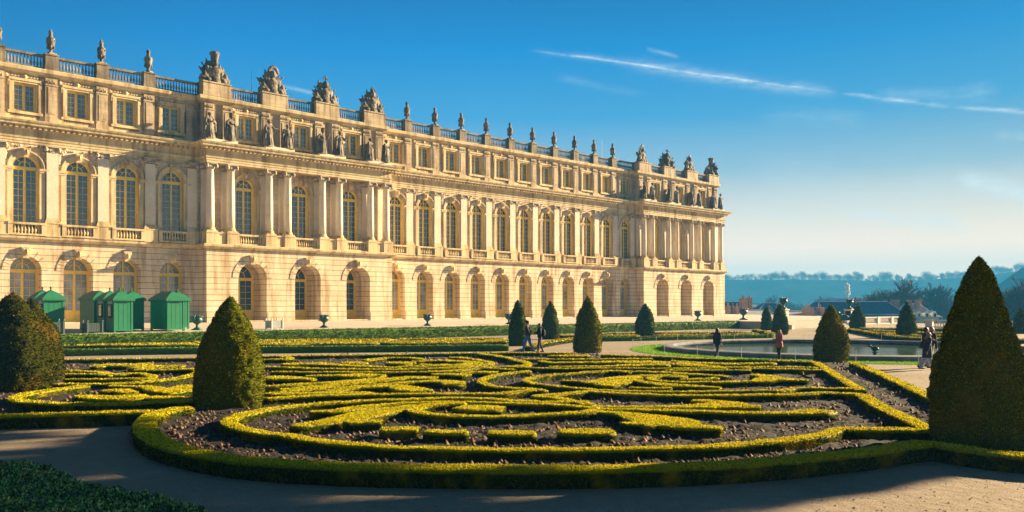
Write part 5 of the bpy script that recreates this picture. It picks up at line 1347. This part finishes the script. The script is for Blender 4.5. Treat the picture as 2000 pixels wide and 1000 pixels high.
# ------------------------------------------------------------------ people
def person(px,py,h,face,label,pose,cols,z=0.0,hat=None,hair='short',extra=None,coatlen=.0,at=None,hood=False):
    """face: world heading angle; local +x is forward. built at 1.75 m and scaled"""
    x,y,_=G(px,py,z) if at is None else (at[0],at[1],0)
    s=h/1.75
    o=empty('person',(x,y,z),face,label,'person'); o.scale=(s,s,s)
    st=pose.get('stride',.0); bend=pose.get('lean',.02)
    hipz=.92; hp=[Vector((0,.10*sd,hipz)) for sd in(1,-1)]
    fa=pose.get('legs',(st,-st))
    legs=[]
    for i,sd in enumerate((1,-1)):
        f=fa[i]; kn=Vector((f*.52+.03,.095*sd,.50)); an=Vector((f*1.0-(.05 if f<0 else 0),.09*sd,.085+(.05 if f<-.15 else 0))); legs.append((hp[i],kn,an))
    sh=[Vector((bend*2,.20*sd,1.43)) for sd in(1,-1)]
    arms=pose.get('arms',((.10,-.12,'d'),(-.1,-.12,'d')))
    aj=[]
    for i,sd in enumerate((1,-1)):
        a=arms[i]
        if a[0]=='down': el=Vector((a[1]*.5+bend,.26*sd,1.15)); ha=Vector((a[1]+.02,.27*sd,.88))
        elif a[0]=='fwd': el=Vector((.02,.26*sd,1.16)); ha=Vector((.30,.16*sd,1.18))
        elif a[0]=='pocket': el=Vector((-.10,.30*sd,1.16)); ha=Vector((.10,.20*sd,1.0))
        elif a[0]=='round': el=Vector((.0,.38*sd,1.30)); ha=Vector((.02,.62*sd,1.26))
        aj.append((sh[i],el,ha))
    B=MB()
    for a,b,c in legs:
        B.cap(a,b,.085,.058,10); B.cap(b,c,.056,.038,10); B.cap(c+Vector((-.03,0,-.045)),c+Vector((.17,0,-.06)),.038,.028,8)
    B.ell((0,0,.97),(.13,.165,.13)); B.ell((bend,0,1.13),(.105,.135,.18)); B.ell((bend*1.6,0,1.32),(.12,.17,.17)); B.cap(sh[0]-Vector((0,.03,0)),sh[1]+Vector((0,.03,0)),.06)
    hx=bend*2.4
    B.cap((bend*2,0,1.44),(hx+.01,0,1.56),.055,.05)
    B.ell((hx+.015,0,1.645),(.092,.072,.115),None,14,10); B.ell((hx+.03,0,1.585),(.062,.055,.055))
    B.ell((hx+.115,0,1.632),(.018,.013,.022),None,6,5); B.ell((hx+.10,0,1.598),(.012,.026,.008),None,6,4)
    for sd in(1,-1): B.ell((hx+.0,.073*sd,1.64),(.02,.01,.03),None,6,5)
    for (a,b,c),sd in zip(aj,(1,-1)):
        B.cap(a,b,.052,.040,9); B.cap(b,c,.038,.026,9)
        d=(c-b).normalized(); side=Vector((0,1,0)).cross(d).normalized() if abs(d.y)<.9 else Vector((1,0,0))
        pm_=c+d*.05; B.ell(pm_,(.035,.02,.045),d.to_track_quat('Z','Y').to_matrix())
        for q,ln in zip((-.026,-.009,.009,.026),(.065,.078,.072,.055)):
            p0=c+d*.085+side*q; p1=p0+d*ln*.55; p2=p1+(d+Vector((.0,-.5*sd,0))).normalized()*ln*.45
            B.cap(p0,p1,.0085,.008,5); B.cap(p1,p2,.008,.007,5)
        t0=c+d*.03+side*.03; B.cap(t0,t0+(d*.6+side*.8)*.045,.010,.008,5)
    inst('body',organic(B,.011,'body',M['skin']),(0,0,0),o)
    eyes=MB()
    for sd in(1,-1): eyes.ell((hx+.098,.03*sd,1.652),(.008,.011,.007),None,6,4)
    eyes.build('eyes',plain('eye_dark',(.02,.015,.01),.3),o)
    T=MB()
    for a,b,c in legs: T.cap(a,b,.108,.078,10); T.cap(b,c+Vector((0,0,.0)),.076,.062 if not cols.get('slim') else .052,10)
    T.ell((0,0,.96),(.145,.18,.13))
    inst('trousers',organic(T,.016,'trousers',cols['legs'],True,.012),(0,0,0),o)
    for a,b,c in legs:
        S=MB(); S.cap(c+Vector((-.05,0,-.045)),c+Vector((.16,0,-.055)),.047,.038,8); S.ell(c+Vector((-.02,0,-.02)),(.055,.05,.05),None,8,6)
        inst('shoe',organic(S,.014,'shoe',cols['shoes']),(0,0,0),o)
    Cc=MB()
    Cc.ell((bend,0,1.13),(.15,.19,.22)); Cc.ell((bend*1.6,0,1.32),(.155,.20,.18)); Cc.cap(sh[0]-Vector((0,.02,.0)),sh[1]+Vector((0,.02,0)),.088); Cc.ell((0,0,.98),(.165,.20,.16))
    if coatlen: Cc.lathe([(.235,.92-coatlen),(.225,.95-coatlen),(.20,.98),(.17,1.1)],(0,0,0),14,sy=1.0)
    Cc.lathe([(.11,1.42),(.085,1.50),(.09,1.53)],(bend*2,0,0),10)
    if hood: Cc.ell((hx-.10,0,1.50),(.10,.13,.09))
    for a,b,c in aj: Cc.cap(a,b,.078,.066,9); Cc.cap(b,b+(c-b)*.93,.064,.052,9)
    inst('coat',organic(Cc,.016,'coat',cols['coat'],True,.02),(0,0,0),o)
    Hh=MB()
    if hat=='beanie':
        Hh.ell((hx-.005,0,1.69),(.108,.092,.095)); 
        inst('hat',organic(Hh,.012,'hat',cols['hat']),(0,0,0),o)
        Hh=MB(); Hh.ell((hx-.05,0,1.63),(.06,.078,.07)); inst('hair',organic(Hh,.012,'hair',cols['hair']),(0,0,0),o)
    else:
        Hh.ell((hx-.022,0,1.675),(.100,.088,.10)); Hh.ell((hx-.045,0,1.62),(.075,.082,.09))
        if hair=='long':
            Hh.ell((hx-.07,0,1.50),(.06,.105,.17)); Hh.ell((hx-.085,0,1.36),(.045,.10,.12))
            for sd in(1,-1): Hh.cap((hx,.08*sd,1.66),(hx-.02,.09*sd,1.42),.03,.025,7)
        elif hair=='bob':
            Hh.ell((hx-.05,0,1.57),(.08,.10,.10))
            for sd in(1,-1): Hh.cap((hx+.01,.078*sd,1.67),(hx-.01,.085*sd,1.52),.03,.028,7)
        inst('hair',organic(Hh,.012,'hair',cols['hair'],True,.01),(0,0,0),o)
    if extra: extra(o,aj,cols)
    return o
HD=TH*0+math.atan2(ST,CT)   # camera heading
navy=cloth('navy_coat_cloth',(.012,.018,.045)); maroon=cloth('dark_maroon_cloth',(.035,.012,.02)); jeans=cloth('blue_denim',(.04,.16,.42)); brown=cloth('brown_trouser_cloth',(.05,.022,.022)); black=cloth('black_cloth',(.012,.012,.015)); pink=cloth('dusty_pink_cloth',(.36,.09,.11)); palej=cloth('pale_denim',(.22,.32,.55)); beige=cloth('beige_trouser_cloth',(.42,.36,.30)); dkjeans=cloth('dark_blue_denim',(.015,.04,.12))
brownh=plain('brown_hair',(.06,.028,.015),.6); redh=plain('auburn_hair',(.22,.07,.03),.6); greyh=plain('grey_hair',(.16,.15,.15),.6); darkh=plain('dark_hair',(.02,.012,.01),.6); shoe=plain('dark_shoe',(.015,.013,.013),.4); orange=cloth('orange_brown_scarf',(.25,.10,.05)); bluedev=plain('blue_phone',(.05,.25,.6),.3)
LEFT=math.pi/2+HD  # facing picture left
RIGHT=LEFT-math.pi
def bagR(o,aj,cols):
    m=MB(); m.ell((-.06,-.27,.98),(.14,.07,.16)); m.cap((-.05,-.22,1.1),(.02,.12,1.48),.018,.018,5); inst('shoulder_bag',organic(m,.014,'shoulder_bag',black),(0,0,0),o)
def backpack(o,aj,cols):
    m=MB(); m.ell((-.22,0,1.18),(.12,.16,.24)); inst('backpack',organic(m,.016,'backpack',cols['pack'],True,.015),(0,0,0),o)
def phone(o,aj,cols):
    c=aj[0][2]; m=MB(); m.box(c.x+.03,c.x+.16,c.y-.05,c.y+.03,c.z+.0,c.z+.02); m.build('phone',bluedev,o); bagR(o,aj,cols)
def scarf(o,aj,cols):
    m=MB(); m.lathe([(.10,1.42),(.15,1.45),(.15,1.52),(.11,1.56)],(.03,0,0),12); m.ell((.12,0,1.38),(.06,.08,.12)); inst('scarf',organic(m,.014,'scarf',orange,True,.015),(0,0,0),o)
person(1031,688.5,1.88,LEFT-.25,'man in dark maroon jacket, black beanie and blue jeans walking by the slim cone',dict(legs=(.24,-.26),arms=(('pocket',0),('pocket',0)),lean=.015),dict(legs=jeans,coat=maroon,shoes=shoe,hair=darkh,hat=black),hat='beanie')
person(1054.5,688,1.72,LEFT+.15,'walker in black hooded jacket and brown trousers beside the man in the beanie',dict(legs=(.13,-.15),arms=(('fwd',0),('fwd',0)),lean=.02),dict(legs=brown,coat=black,shoes=shoe,hair=darkh,slim=True,pack=black),hood=True,hair='bob',extra=backpack)
person(1401,698.5,1.58,RIGHT+.5,'woman in navy coat and dark jeans with a shoulder bag standing by the pool',dict(legs=(.12,-.16),arms=(('down',-.04),('down',.05)),lean=.0),dict(legs=dkjeans,coat=navy,shoes=shoe,hair=brownh,slim=True),hair='bob',coatlen=.12,extra=bagR)
person(1522,703,1.54,LEFT+.3,'long haired woman in a dusty pink coat holding a blue phone by the pool',dict(legs=(.03,-.03),arms=(('fwd',0),('fwd',0)),lean=.0),dict(legs=black,coat=pink,shoes=shoe,hair=redh,slim=True),hair='long',coatlen=.18,hood=True,extra=phone)
person(1811,722.5,1.62,RIGHT-.1,'shorter grey haired walker in a long navy coat and pale trousers, nearest of three strollers',dict(legs=(.27,-.30),arms=(('down',.12),('down',-.1)),lean=.03),dict(legs=palej,coat=navy,shoes=shoe,hair=greyh),hair='bob',coatlen=.35,extra=scarf)
person(1806,719,1.80,RIGHT+.05,'tall dark haired man in a navy jacket, behind the grey haired stroller',dict(legs=(.24,-.24),arms=(('down',.1),('round',0)),lean=.03),dict(legs=beige,coat=navy,shoes=shoe,hair=darkh),coatlen=.05)
person(1817,718,1.80,RIGHT+.1,'short haired man on the far side of the three strollers',dict(legs=(.26,-.2),arms=(('down',-.1),('down',.1)),lean=.03),dict(legs=beige,coat=black,shoes=shoe,hair=greyh))
# ------------------------------------------------------------------ town behind
def chimney(mb,pots,x,y,z0,z1,w,d,npots=3,c=0,s=0):
    mb.box(x-w/2,x+w/2,y-d/2,y+d/2,z0,z1-.18); mb.box(x-w/2-.08,x+w/2+.08,y-d/2-.08,y+d/2+.08,z1-.18,z1)
    for k in range(npots):
        t=(k+.5)/npots-.5; pots.lathe([(.13,0),(.11,.5),(.14,.55),(.1,.6)],(x+(t*w*.85 if w>d else 0),y+(0 if w>d else t*d*.85),z1),7)
def town_house(px0,px1,ytop,yeave,d,depth,label,roofmat,chims,name='house',hip=.3,dormers=0,ztall=-14,yaw=None,endlit=None):
    """a hipped roof building; its front is perpendicular to the viewing direction at distance d"""
    cx=(px0+px1)/2; x,y,_=D(cx,600,d); a=(cx-1000)/FPX
    ang=HD-math.pi/2   # local +x = picture right, local +y = away
    wd=(px1-px0)*d/FPX; ze=CH+(600-yeave)*d/FPX; zr=CH+(600-ytop)*(d+depth*.42)/FPX
    o=empty(name,(x,y,ztall),ang,label,'house')
    wv=MB(); wv.box(-wd/2+.3,wd/2-.3,.3,depth-.3,0,ze-ztall); wv.build('wall',M['housewall'],o)
    e=ze-ztall; r=zr-ztall; hx=wd*hip; ym=e+(r-e)*.30
    rm=MB(); o_=.25
    A_=[(-wd/2-o_,-o_,e),(wd/2+o_,-o_,e),(wd/2+o_,depth+o_,e),(-wd/2-o_,depth+o_,e)]
    B_=[(-wd/2+hx*.42,depth*.16,ym),(wd/2-hx*.42,depth*.16,ym),(wd/2-hx*.42,depth*.84,ym),(-wd/2+hx*.42,depth*.84,ym)]
    C_=[(-wd/2+hx,depth*.42,r),(wd/2-hx,depth*.42,r),(wd/2-hx,depth*.58,r),(-wd/2+hx,depth*.58,r)]
    fs=[(0,1,5,4),(1,2,6,5),(2,3,7,6),(3,0,4,7),(4,5,9,8),(5,6,10,9),(6,7,11,10),(7,4,8,11),(8,9,10,11),(3,2,1,0)]
    rm.add(A_+B_+C_,fs)
    ro=rm.build('roof',M[roofmat],o)
    tr=MB()
    for p,q in ((A_[0],A_[1]),(B_[0],B_[1]),(C_[0],C_[1]),(A_[0],B_[0]),(B_[0],C_[0]),(A_[1],B_[1]),(B_[1],C_[1])): tr.tube(Vector(p)+Vector((0,0,.06)),Vector(q)+Vector((0,0,.06)),.11,.11,5)
    tr.build('ridge_trim',M['zinc'],ro)
    for (cpx,ct,cb,cw,cd,yy,np_) in chims:
        lx=(cpx-cx)*d/FPX; zt1=CH+(600-ct)*(d+yy)/FPX-ztall; zb=CH+(600-cb)*(d+yy)/FPX-ztall; lx=lx*(d+yy)/d+a*yy*1.0
        m_=MB();pt=MB(); chimney(m_,pt,lx,yy,zb-2.0,zt1,cw*d/FPX,cd,np_)
        c_=m_.build('chimney',M['brick'],o); 
        if np_: pt.build('chimney_pots',M['brick'],c_)
    nw=max(2,int(wd/2.6))
    wn=MB(); wn.box(-.45,.45,-.06,.05,0,1.5); wf=wn.mesh('window',M['white']); pn=MB(); pn.box(-.36,.36,-.075,-.065,.08,1.42); pf=pn.mesh('pane',M['glass'])
    for k in range(min(nw,12)):
        xx=-wd/2+wd*(k+.5)/nw; q=inst('window',wf,(xx,.3,e-2.4),o); inst('pane',pf,(0,0,0),q)
    for k in range(dormers):
        lx=wd/2-1.6-2.0*k
        m_=MB(); m_.box(lx-.5,lx+.5,-.1,2.0,e-.1,e+1.1); m_.lathe([(.55,0),(.50,.25),(.25,.45),(.02,.5)],(lx,.3,e+1.1),8); dq=m_.build('dormer',M['white'],ro)
        g_=MB(); g_.box(lx-.3,lx+.3,-.12,-.105,e+.15,e+1.0); g_.build('pane',M['glass'],dq)
    return o
town_house(1590,1800,589.5,626,215,22,'long building with a big blue slate hipped roof and brick chimneys beyond the pool','slate',
  [(1671,585,596,5,1.2,9,3),(1680,586,596,4,1.2,11,2),(1729,586,591,5,1.0,12,0),(1748,585.5,594,14,1.6,9,0),(1776,585.5,596,6,1.2,9,0),(1791,585.5,594,7,1.2,12,0)],hip=.17)
town_house(1778,1838,593,620,222,16,'smaller building with a pale sunlit mansard roof end and three white dormers','zinc',[(1797,585,597,3,1.0,8,1)],hip=.33,dormers=3)
town_house(1380,1475,590,612,240,12,'blue roofed house just right of the palace end','slate',[],hip=.12)
town_house(1474,1556,592,612,250,14,'house with a pointed blue slate roof behind the two dark cones','slate',[(1503,600,608,8,1.4,3,2),(1518,598,606,8,1.4,3,2)],hip=.38)
town_house(1395,1545,606,624,175,26,'low building with a broad pale zinc roof below the terrace edge','zinc',[(1452,583,606,13,1.8,10,4),(1464,582,606,7,1.5,12,2),(1421,597,607,8,1.5,6,2),(1431,598,607,4,1.2,7,1),(1439,598,607,6,1.2,6,1)],hip=.10)
town_house(1548,1640,608,627,160,20,'low zinc roofed building with two large square chimney stacks','zinc',[(1578,600,622,14,2.6,6,2),(1602,600,621,9,2.2,7,1)],hip=.2)
town_house(1618,1720,583,606,420,14,'distant pale roofed house left of the bare trees','zinc',[],hip=.2)
town_house(1455,1500,593,600,420,12,'small distant house with pale gables above the chimneys','zinc',[],hip=.3)
# ------------------------------------------------------------------ hill, valley
vm_=MB(); vm_.add([(-90,-750,-14.2),(1940,-750,-14.2),(1940,1490,-14.2),(-90,1490,-14.2)],[(0,1,2,3)])
struct(vm_.build('valley_ground',M['hill']))
def ridge(d0,pxs,ys,name,back=500,front=320):
    xs=np.arange(pxs[0],pxs[-1]+1,14.); yy=np.interp(xs,pxs,ys); rows=[]
    prof=[(-front,0),(-front*.7,.22),(-front*.4,.62),(-front*.15,.93),(0,1.0),(back*.4,.9),(back,.2)]
    V=[]
    for dd,k in prof:
        r_=[]
        for px,yv in zip(xs,yy):
            top=D(px,yv,d0)[2]; p=D(px,600,d0+dd); r_.append((p[0],p[1],-14.5+(top+14.5)*k+ (math.sin(px*.021)*1.5+math.sin(px*.007)*2 if 0<k<1 else 0)))
        V.append(r_)
    n=len(xs); Vf=np.array(V).reshape(-1,3); idx=np.arange(len(prof)*n).reshape(len(prof),n)
    F=np.stack([idx[:-1,:-1],idx[:-1,1:],idx[1:,1:],idx[1:,:-1]],-1).reshape(-1,4)
    me=npmesh(name,Vf,F,M['hill'],None,True); return struct(inst(name,me))
CREST=([1150,1400,1500,1600,1700,1800,1900,2000,2300],[548,547,546,546,548,547,540,528,500])
ridge(1300,*CREST,'far_hill')
ridge(760,[1840,1900,1950,2000,2100,2400],[612,585,556,520,496,470],'near_hill',back=300,front=180)
# bare winter trees
def baretree(seed,H_=16,levels=6,spread=.55,r0=.28,tk=.24,dec=.68):
    r_=random.Random(seed); T=MB(); C_=MB()
    def rec(p,d,L,r,lv):
        q=p+d*L; (T if lv>=levels-1 else C_).tube(p,q,r,r*dec,5 if lv>levels-3 else 3,False)
        if lv==0: return
        nb=3 if lv>1 else 3
        for k in range(nb):
            ax=Vector((r_.uniform(-1,1),r_.uniform(-1,1),r_.uniform(-.2,.7))); nd=(d+ax*spread*(1.15 if lv<levels-1 else .9)).normalized(); nd.z=max(nd.z,-.15)
            st_=r_.uniform(.45,1.0) if k else 1.0
            rec(p+d*L*st_,nd.normalized(),L*r_.uniform(.62,.84),r*dec*.96,lv-1)
    rec(Vector((0,0,0)),Vector((0,0,1)),H_*tk,r0,levels)
    zm=max(v[2] for v in C_.v); C_.v=[(x*15/zm,y*15/zm,z*15/zm) for x,y,z in C_.v]; T.v=[(x*15/zm,y*15/zm,z*15/zm) for x,y,z in T.v]
    return T.mesh('trunk',M['bark']),C_.mesh('crown',M['bark'])
def fuzzytree(seed,n=900,wr=.42,low=.16):
    """winter tree: short trunk, then a rounded cloud of fine upward twigs; height 15"""
    r_=random.Random(seed); T=MB(); T.tube((0,0,-.5),(0,0,6),.42,.25,5); C_=MB()
    lobes=[(r_.uniform(-.32,.32)*9,r_.uniform(-.32,.32)*9,r_.uniform(.34,.74)*15,r_.uniform(.20,.32)*15*wr/.42) for _ in range(6)]+[(0,0,5.5,5.0*wr/.42)]
    for k in range(10):
        l=lobes[k%7]; T.tube((0,0,r_.uniform(2,5)),(l[0],l[1],l[2]),.22,.08,4,False)
    for k in range(n):
        l=lobes[r_.randrange(7)]; u=Vector((r_.gauss(0,1),r_.gauss(0,1),r_.gauss(0,1))).normalized()*l[3]*r_.random()**.5
        p=Vector((l[0],l[1],l[2]))+Vector((u.x,u.y,u.z*.95)); d=(u*.25+Vector((r_.gauss(0,.5),r_.gauss(0,.5),.7))).normalized()
        if p.z<15*low: continue
        C_.tube(p,p+d*r_.uniform(.8,1.9),.075,.02,3,False)
    zm=max(v[2] for v in C_.v); C_.v=[(x,y,z*15/zm) for x,y,z in C_.v]
    return T.mesh('trunk',M['bark']),C_.mesh('crown',M['bark'])
FTm=[fuzzytree(s,900,w_,lo) for s,w_,lo in ((5,.42,.0),(6,.36,.1),(9,.5,.0),(12,.40,.05),(14,.3,.1),(17,.46,.0))]
NT=[baretree(s,16,7,.62,.34,.17,.70) for s in(3,8,21)]
def puttree(tm,px,ybase,d,hpx,label,group,rz=0,wsc=1.0,zb=None):
    x,y,z=D(px,ybase,d); 
    if zb is not None: z=zb; 
    Hm=hpx*d/FPX if zb is None else (CH+(600-hpx)*d/FPX-zb)
    s=Hm/15.0
    o=empty('bare_tree',(x,y,z),rz,label,'bare tree',group); o.scale=(s*wsc,s*wsc,s)
    inst('trunk',tm[0],(0,0,0),o); inst('crown',tm[1],(0,0,0),o); return o
mid=[(1735,265,548,1.25,'left one of the big bare brownish trees above the blue slate roof'),(1775,275,541,1.15,'tallest bare tree above the blue slate roof, right of centre of the clump'),(1808,285,549,1.0,'bare tree above the pale mansard end'),
 (1842,300,560,.9,'misty bare tree right of the pale mansard end'),(1868,320,572,.9,'misty bare tree just left of the very large cone'),(1715,290,566,.8,'low bare tree at the left edge of the roof clump'),
 (1985,205,534,1.1,'bare tree with fine branches at the right edge of the photo'),(1962,260,560,.9,'bluish bare tree between the very large cone and the right edge'),(2035,230,540,1.0,'bare tree at the outer right edge'),
 (1510,520,574,.9,'misty bare tree above the urn left of the steps'),(1545,540,577,1.0,'misty round bare tree, left one of two between the urn and the smoke'),(1600,520,576,1.1,'misty round bare tree below the smoke puff'),(1648,560,584,1.0,'faint small bare tree beside the smoke puff')]
for i,(px,d,yt,ws,lb) in enumerate(mid): puttree(NT[i%3],px,0,d,yt,lb,'bare trees between the town and the hill',rz=i*1.3,wsc=ws,zb=-14)
cr=random.Random(4); px=1405; i=0
while px<2035:
    yb=np.interp(px,*CREST)
    hp=cr.choice([9,13,16,18,20,24,17]); puttree(FTm[cr.randrange(6)],px,yb+5,1295+cr.uniform(-40,60),hp,'bare tree silhouetted in the row along the far hill crest','bare trees along the far hill crest',rz=i*2.1,wsc=cr.uniform(.9,1.5)); i+=1
    px+=cr.choice([3,4,5,6,8,9])
# smoke puff
sm=MB(); sr=random.Random(3)
for k in range(14):
    t=k/13; sm.ell((sr.uniform(-1,1)*1.3*(1.1-t*.6)+t*-.5,sr.uniform(-1,1)*.5,t*6+sr.uniform(-.4,.4)),(.7+sr.random()*.9,.8,.7+sr.random()*.6),None,9,6)
def smokemat():
    m,nt,b=mat('chimney_steam'); b.inputs['Base Color'].default_value=(.85,.8,.78,1); b.inputs['Roughness'].default_value=1; b.inputs['Specular IOR Level'].default_value=0; b.inputs['Alpha'].default_value=.75; b.inputs['Subsurface Weight'].default_value=.0; return m
x,y,z=D(1656,578,500)
o=inst('steam_puff',organic(sm,.25,'steam_puff',smokemat(),True,.7),(x,y,z)); tag(o,'small white puff of chimney steam against the blue hill','steam',kind='stuff')
# bird resting on the cone
o=inst('bird',organic(bd,.025,'bird',darkh),D(1675,595.6,107.0),None,RIGHT); tag(o,'small dark bird perched on the tip of a distant cone','bird')
# ------------------------------------------------------------------ haze
hz=MB(); hz.box(-100,1950,-760,1500,-15.6,100)
hm=bpy.data.materials.new('valley_haze'); hm.use_nodes=True; nt=hm.node_tree; nt.nodes.clear()
pv=nt.nodes.new('ShaderNodeVolumePrincipled'); pv.inputs['Density'].default_value=HAZE_D; pv.inputs['Color'].default_value=HAZE_C+(1,); pv.inputs['Anisotropy'].default_value=.0
ou=nt.nodes.new('ShaderNodeOutputMaterial'); nt.links.new(pv.outputs[0],ou.inputs['Volume'])
ho=hz.build('haze',hm); ho['kind']='stuff'; ho['label']='thin bluish winter haze over the gardens and the valley'; ho['category']='haze'
SC.cycles.volume_bounces=0
# unseen shadow caster for the near path

# added unseen tree to the right: foliage plates laid out to shade the path
def shade_tree():
    S=46.0; Z=S*math.tan(SUN_EL)
    ox,oy=math.cos(SUN_AZ)*S,math.sin(SUN_AZ)*S
    polys=[np.array([G(x,y,0)[:2] for x,y in [(-150,842),(190,852),(265,890),(345,928),(500,952),(700,967),(1000,973),(1150,970),(1330,975),(1420,990),(1300,1030),(-150,1040)]]),
           np.array([G(x,y,0)[:2] for x,y in [(1280,968),(1500,952),(1700,928),(1850,908),(2060,905),(2060,912),(1850,934),(1660,966),(1500,992),(1330,1010)]]),
           np.array([(f*CT+l*ST,f*ST-l*CT) for l,f in [(-12,12.5),(-1,11.5),(-1,6),(-12,6)]])]
    cx,cy=ox+8.7*CT-3*ST,oy+8.7*ST+3*CT
    o=empty('added_shade_tree',(cx,cy,0),0,'unseen tree added beyond the right edge, foliage plates laid out to shade the path','added shade tree')
    P=[]; r_=np.random.default_rng(3)
    for poly in polys:
        mn,mx=poly.min(0),poly.max(0); n=int((mx-mn).prod()/.06); q=mn+r_.random((n,2))*(mx-mn); k=inpoly(q[:,0],q[:,1],poly); P.append(q[k])
    P=np.concatenate(P); lit=D(30,868,17); d_=np.minimum(np.hypot(P[:,0]-G(30,868)[0],P[:,1]-G(30,868)[1]),np.hypot(P[:,0]-G(1080,993)[0],P[:,1]-G(1080,993)[1])*2.2); P=P[d_>.9]
    n=len(P); s_=.24
    C_=np.stack([P[:,0]+ox,P[:,1]+oy,np.full(n,Z)],1)
    # slide each tuft along the sun ray so the plates lie at several heights
    sl=np.round(r_.normal(0,1,n))*3.0; C_[:,0]+=sl*math.cos(SUN_AZ); C_[:,1]+=sl*math.sin(SUN_AZ); C_[:,2]+=sl*math.tan(SUN_EL)
    V=[];
    for _ in range(3):
        d=r_.normal(0,1,(n,3)); d/=np.linalg.norm(d,axis=1)[:,None]; e=np.cross(d,r_.normal(0,1,(n,3))); e/=np.linalg.norm(e,axis=1)[:,None]
        c=C_+r_.normal(0,.08,(n,3)); V.append(np.stack([c-d*s_,c+e*s_*.7,c+d*s_,c-e*s_*.7],1).reshape(-1,3))
    V=np.concatenate(V)-np.array([cx,cy,0]); F=np.arange(len(V)).reshape(-1,4)
    inst('crown',npmesh('crown',V,F,M['yew_far'],r_.random(len(V))),(0,0,0),o)
    t_=MB(); t_.tube((0,0,0),(0,0,Z),.38,.2,9)
    for k in range(9): a=k*.7; t_.tube((0,0,Z-2+.3*k),(2.5*math.cos(a),2.5*math.sin(a),Z-.2),.10,.04,5)
    t_.build('trunk',M['bark'],o)
shade_tree()
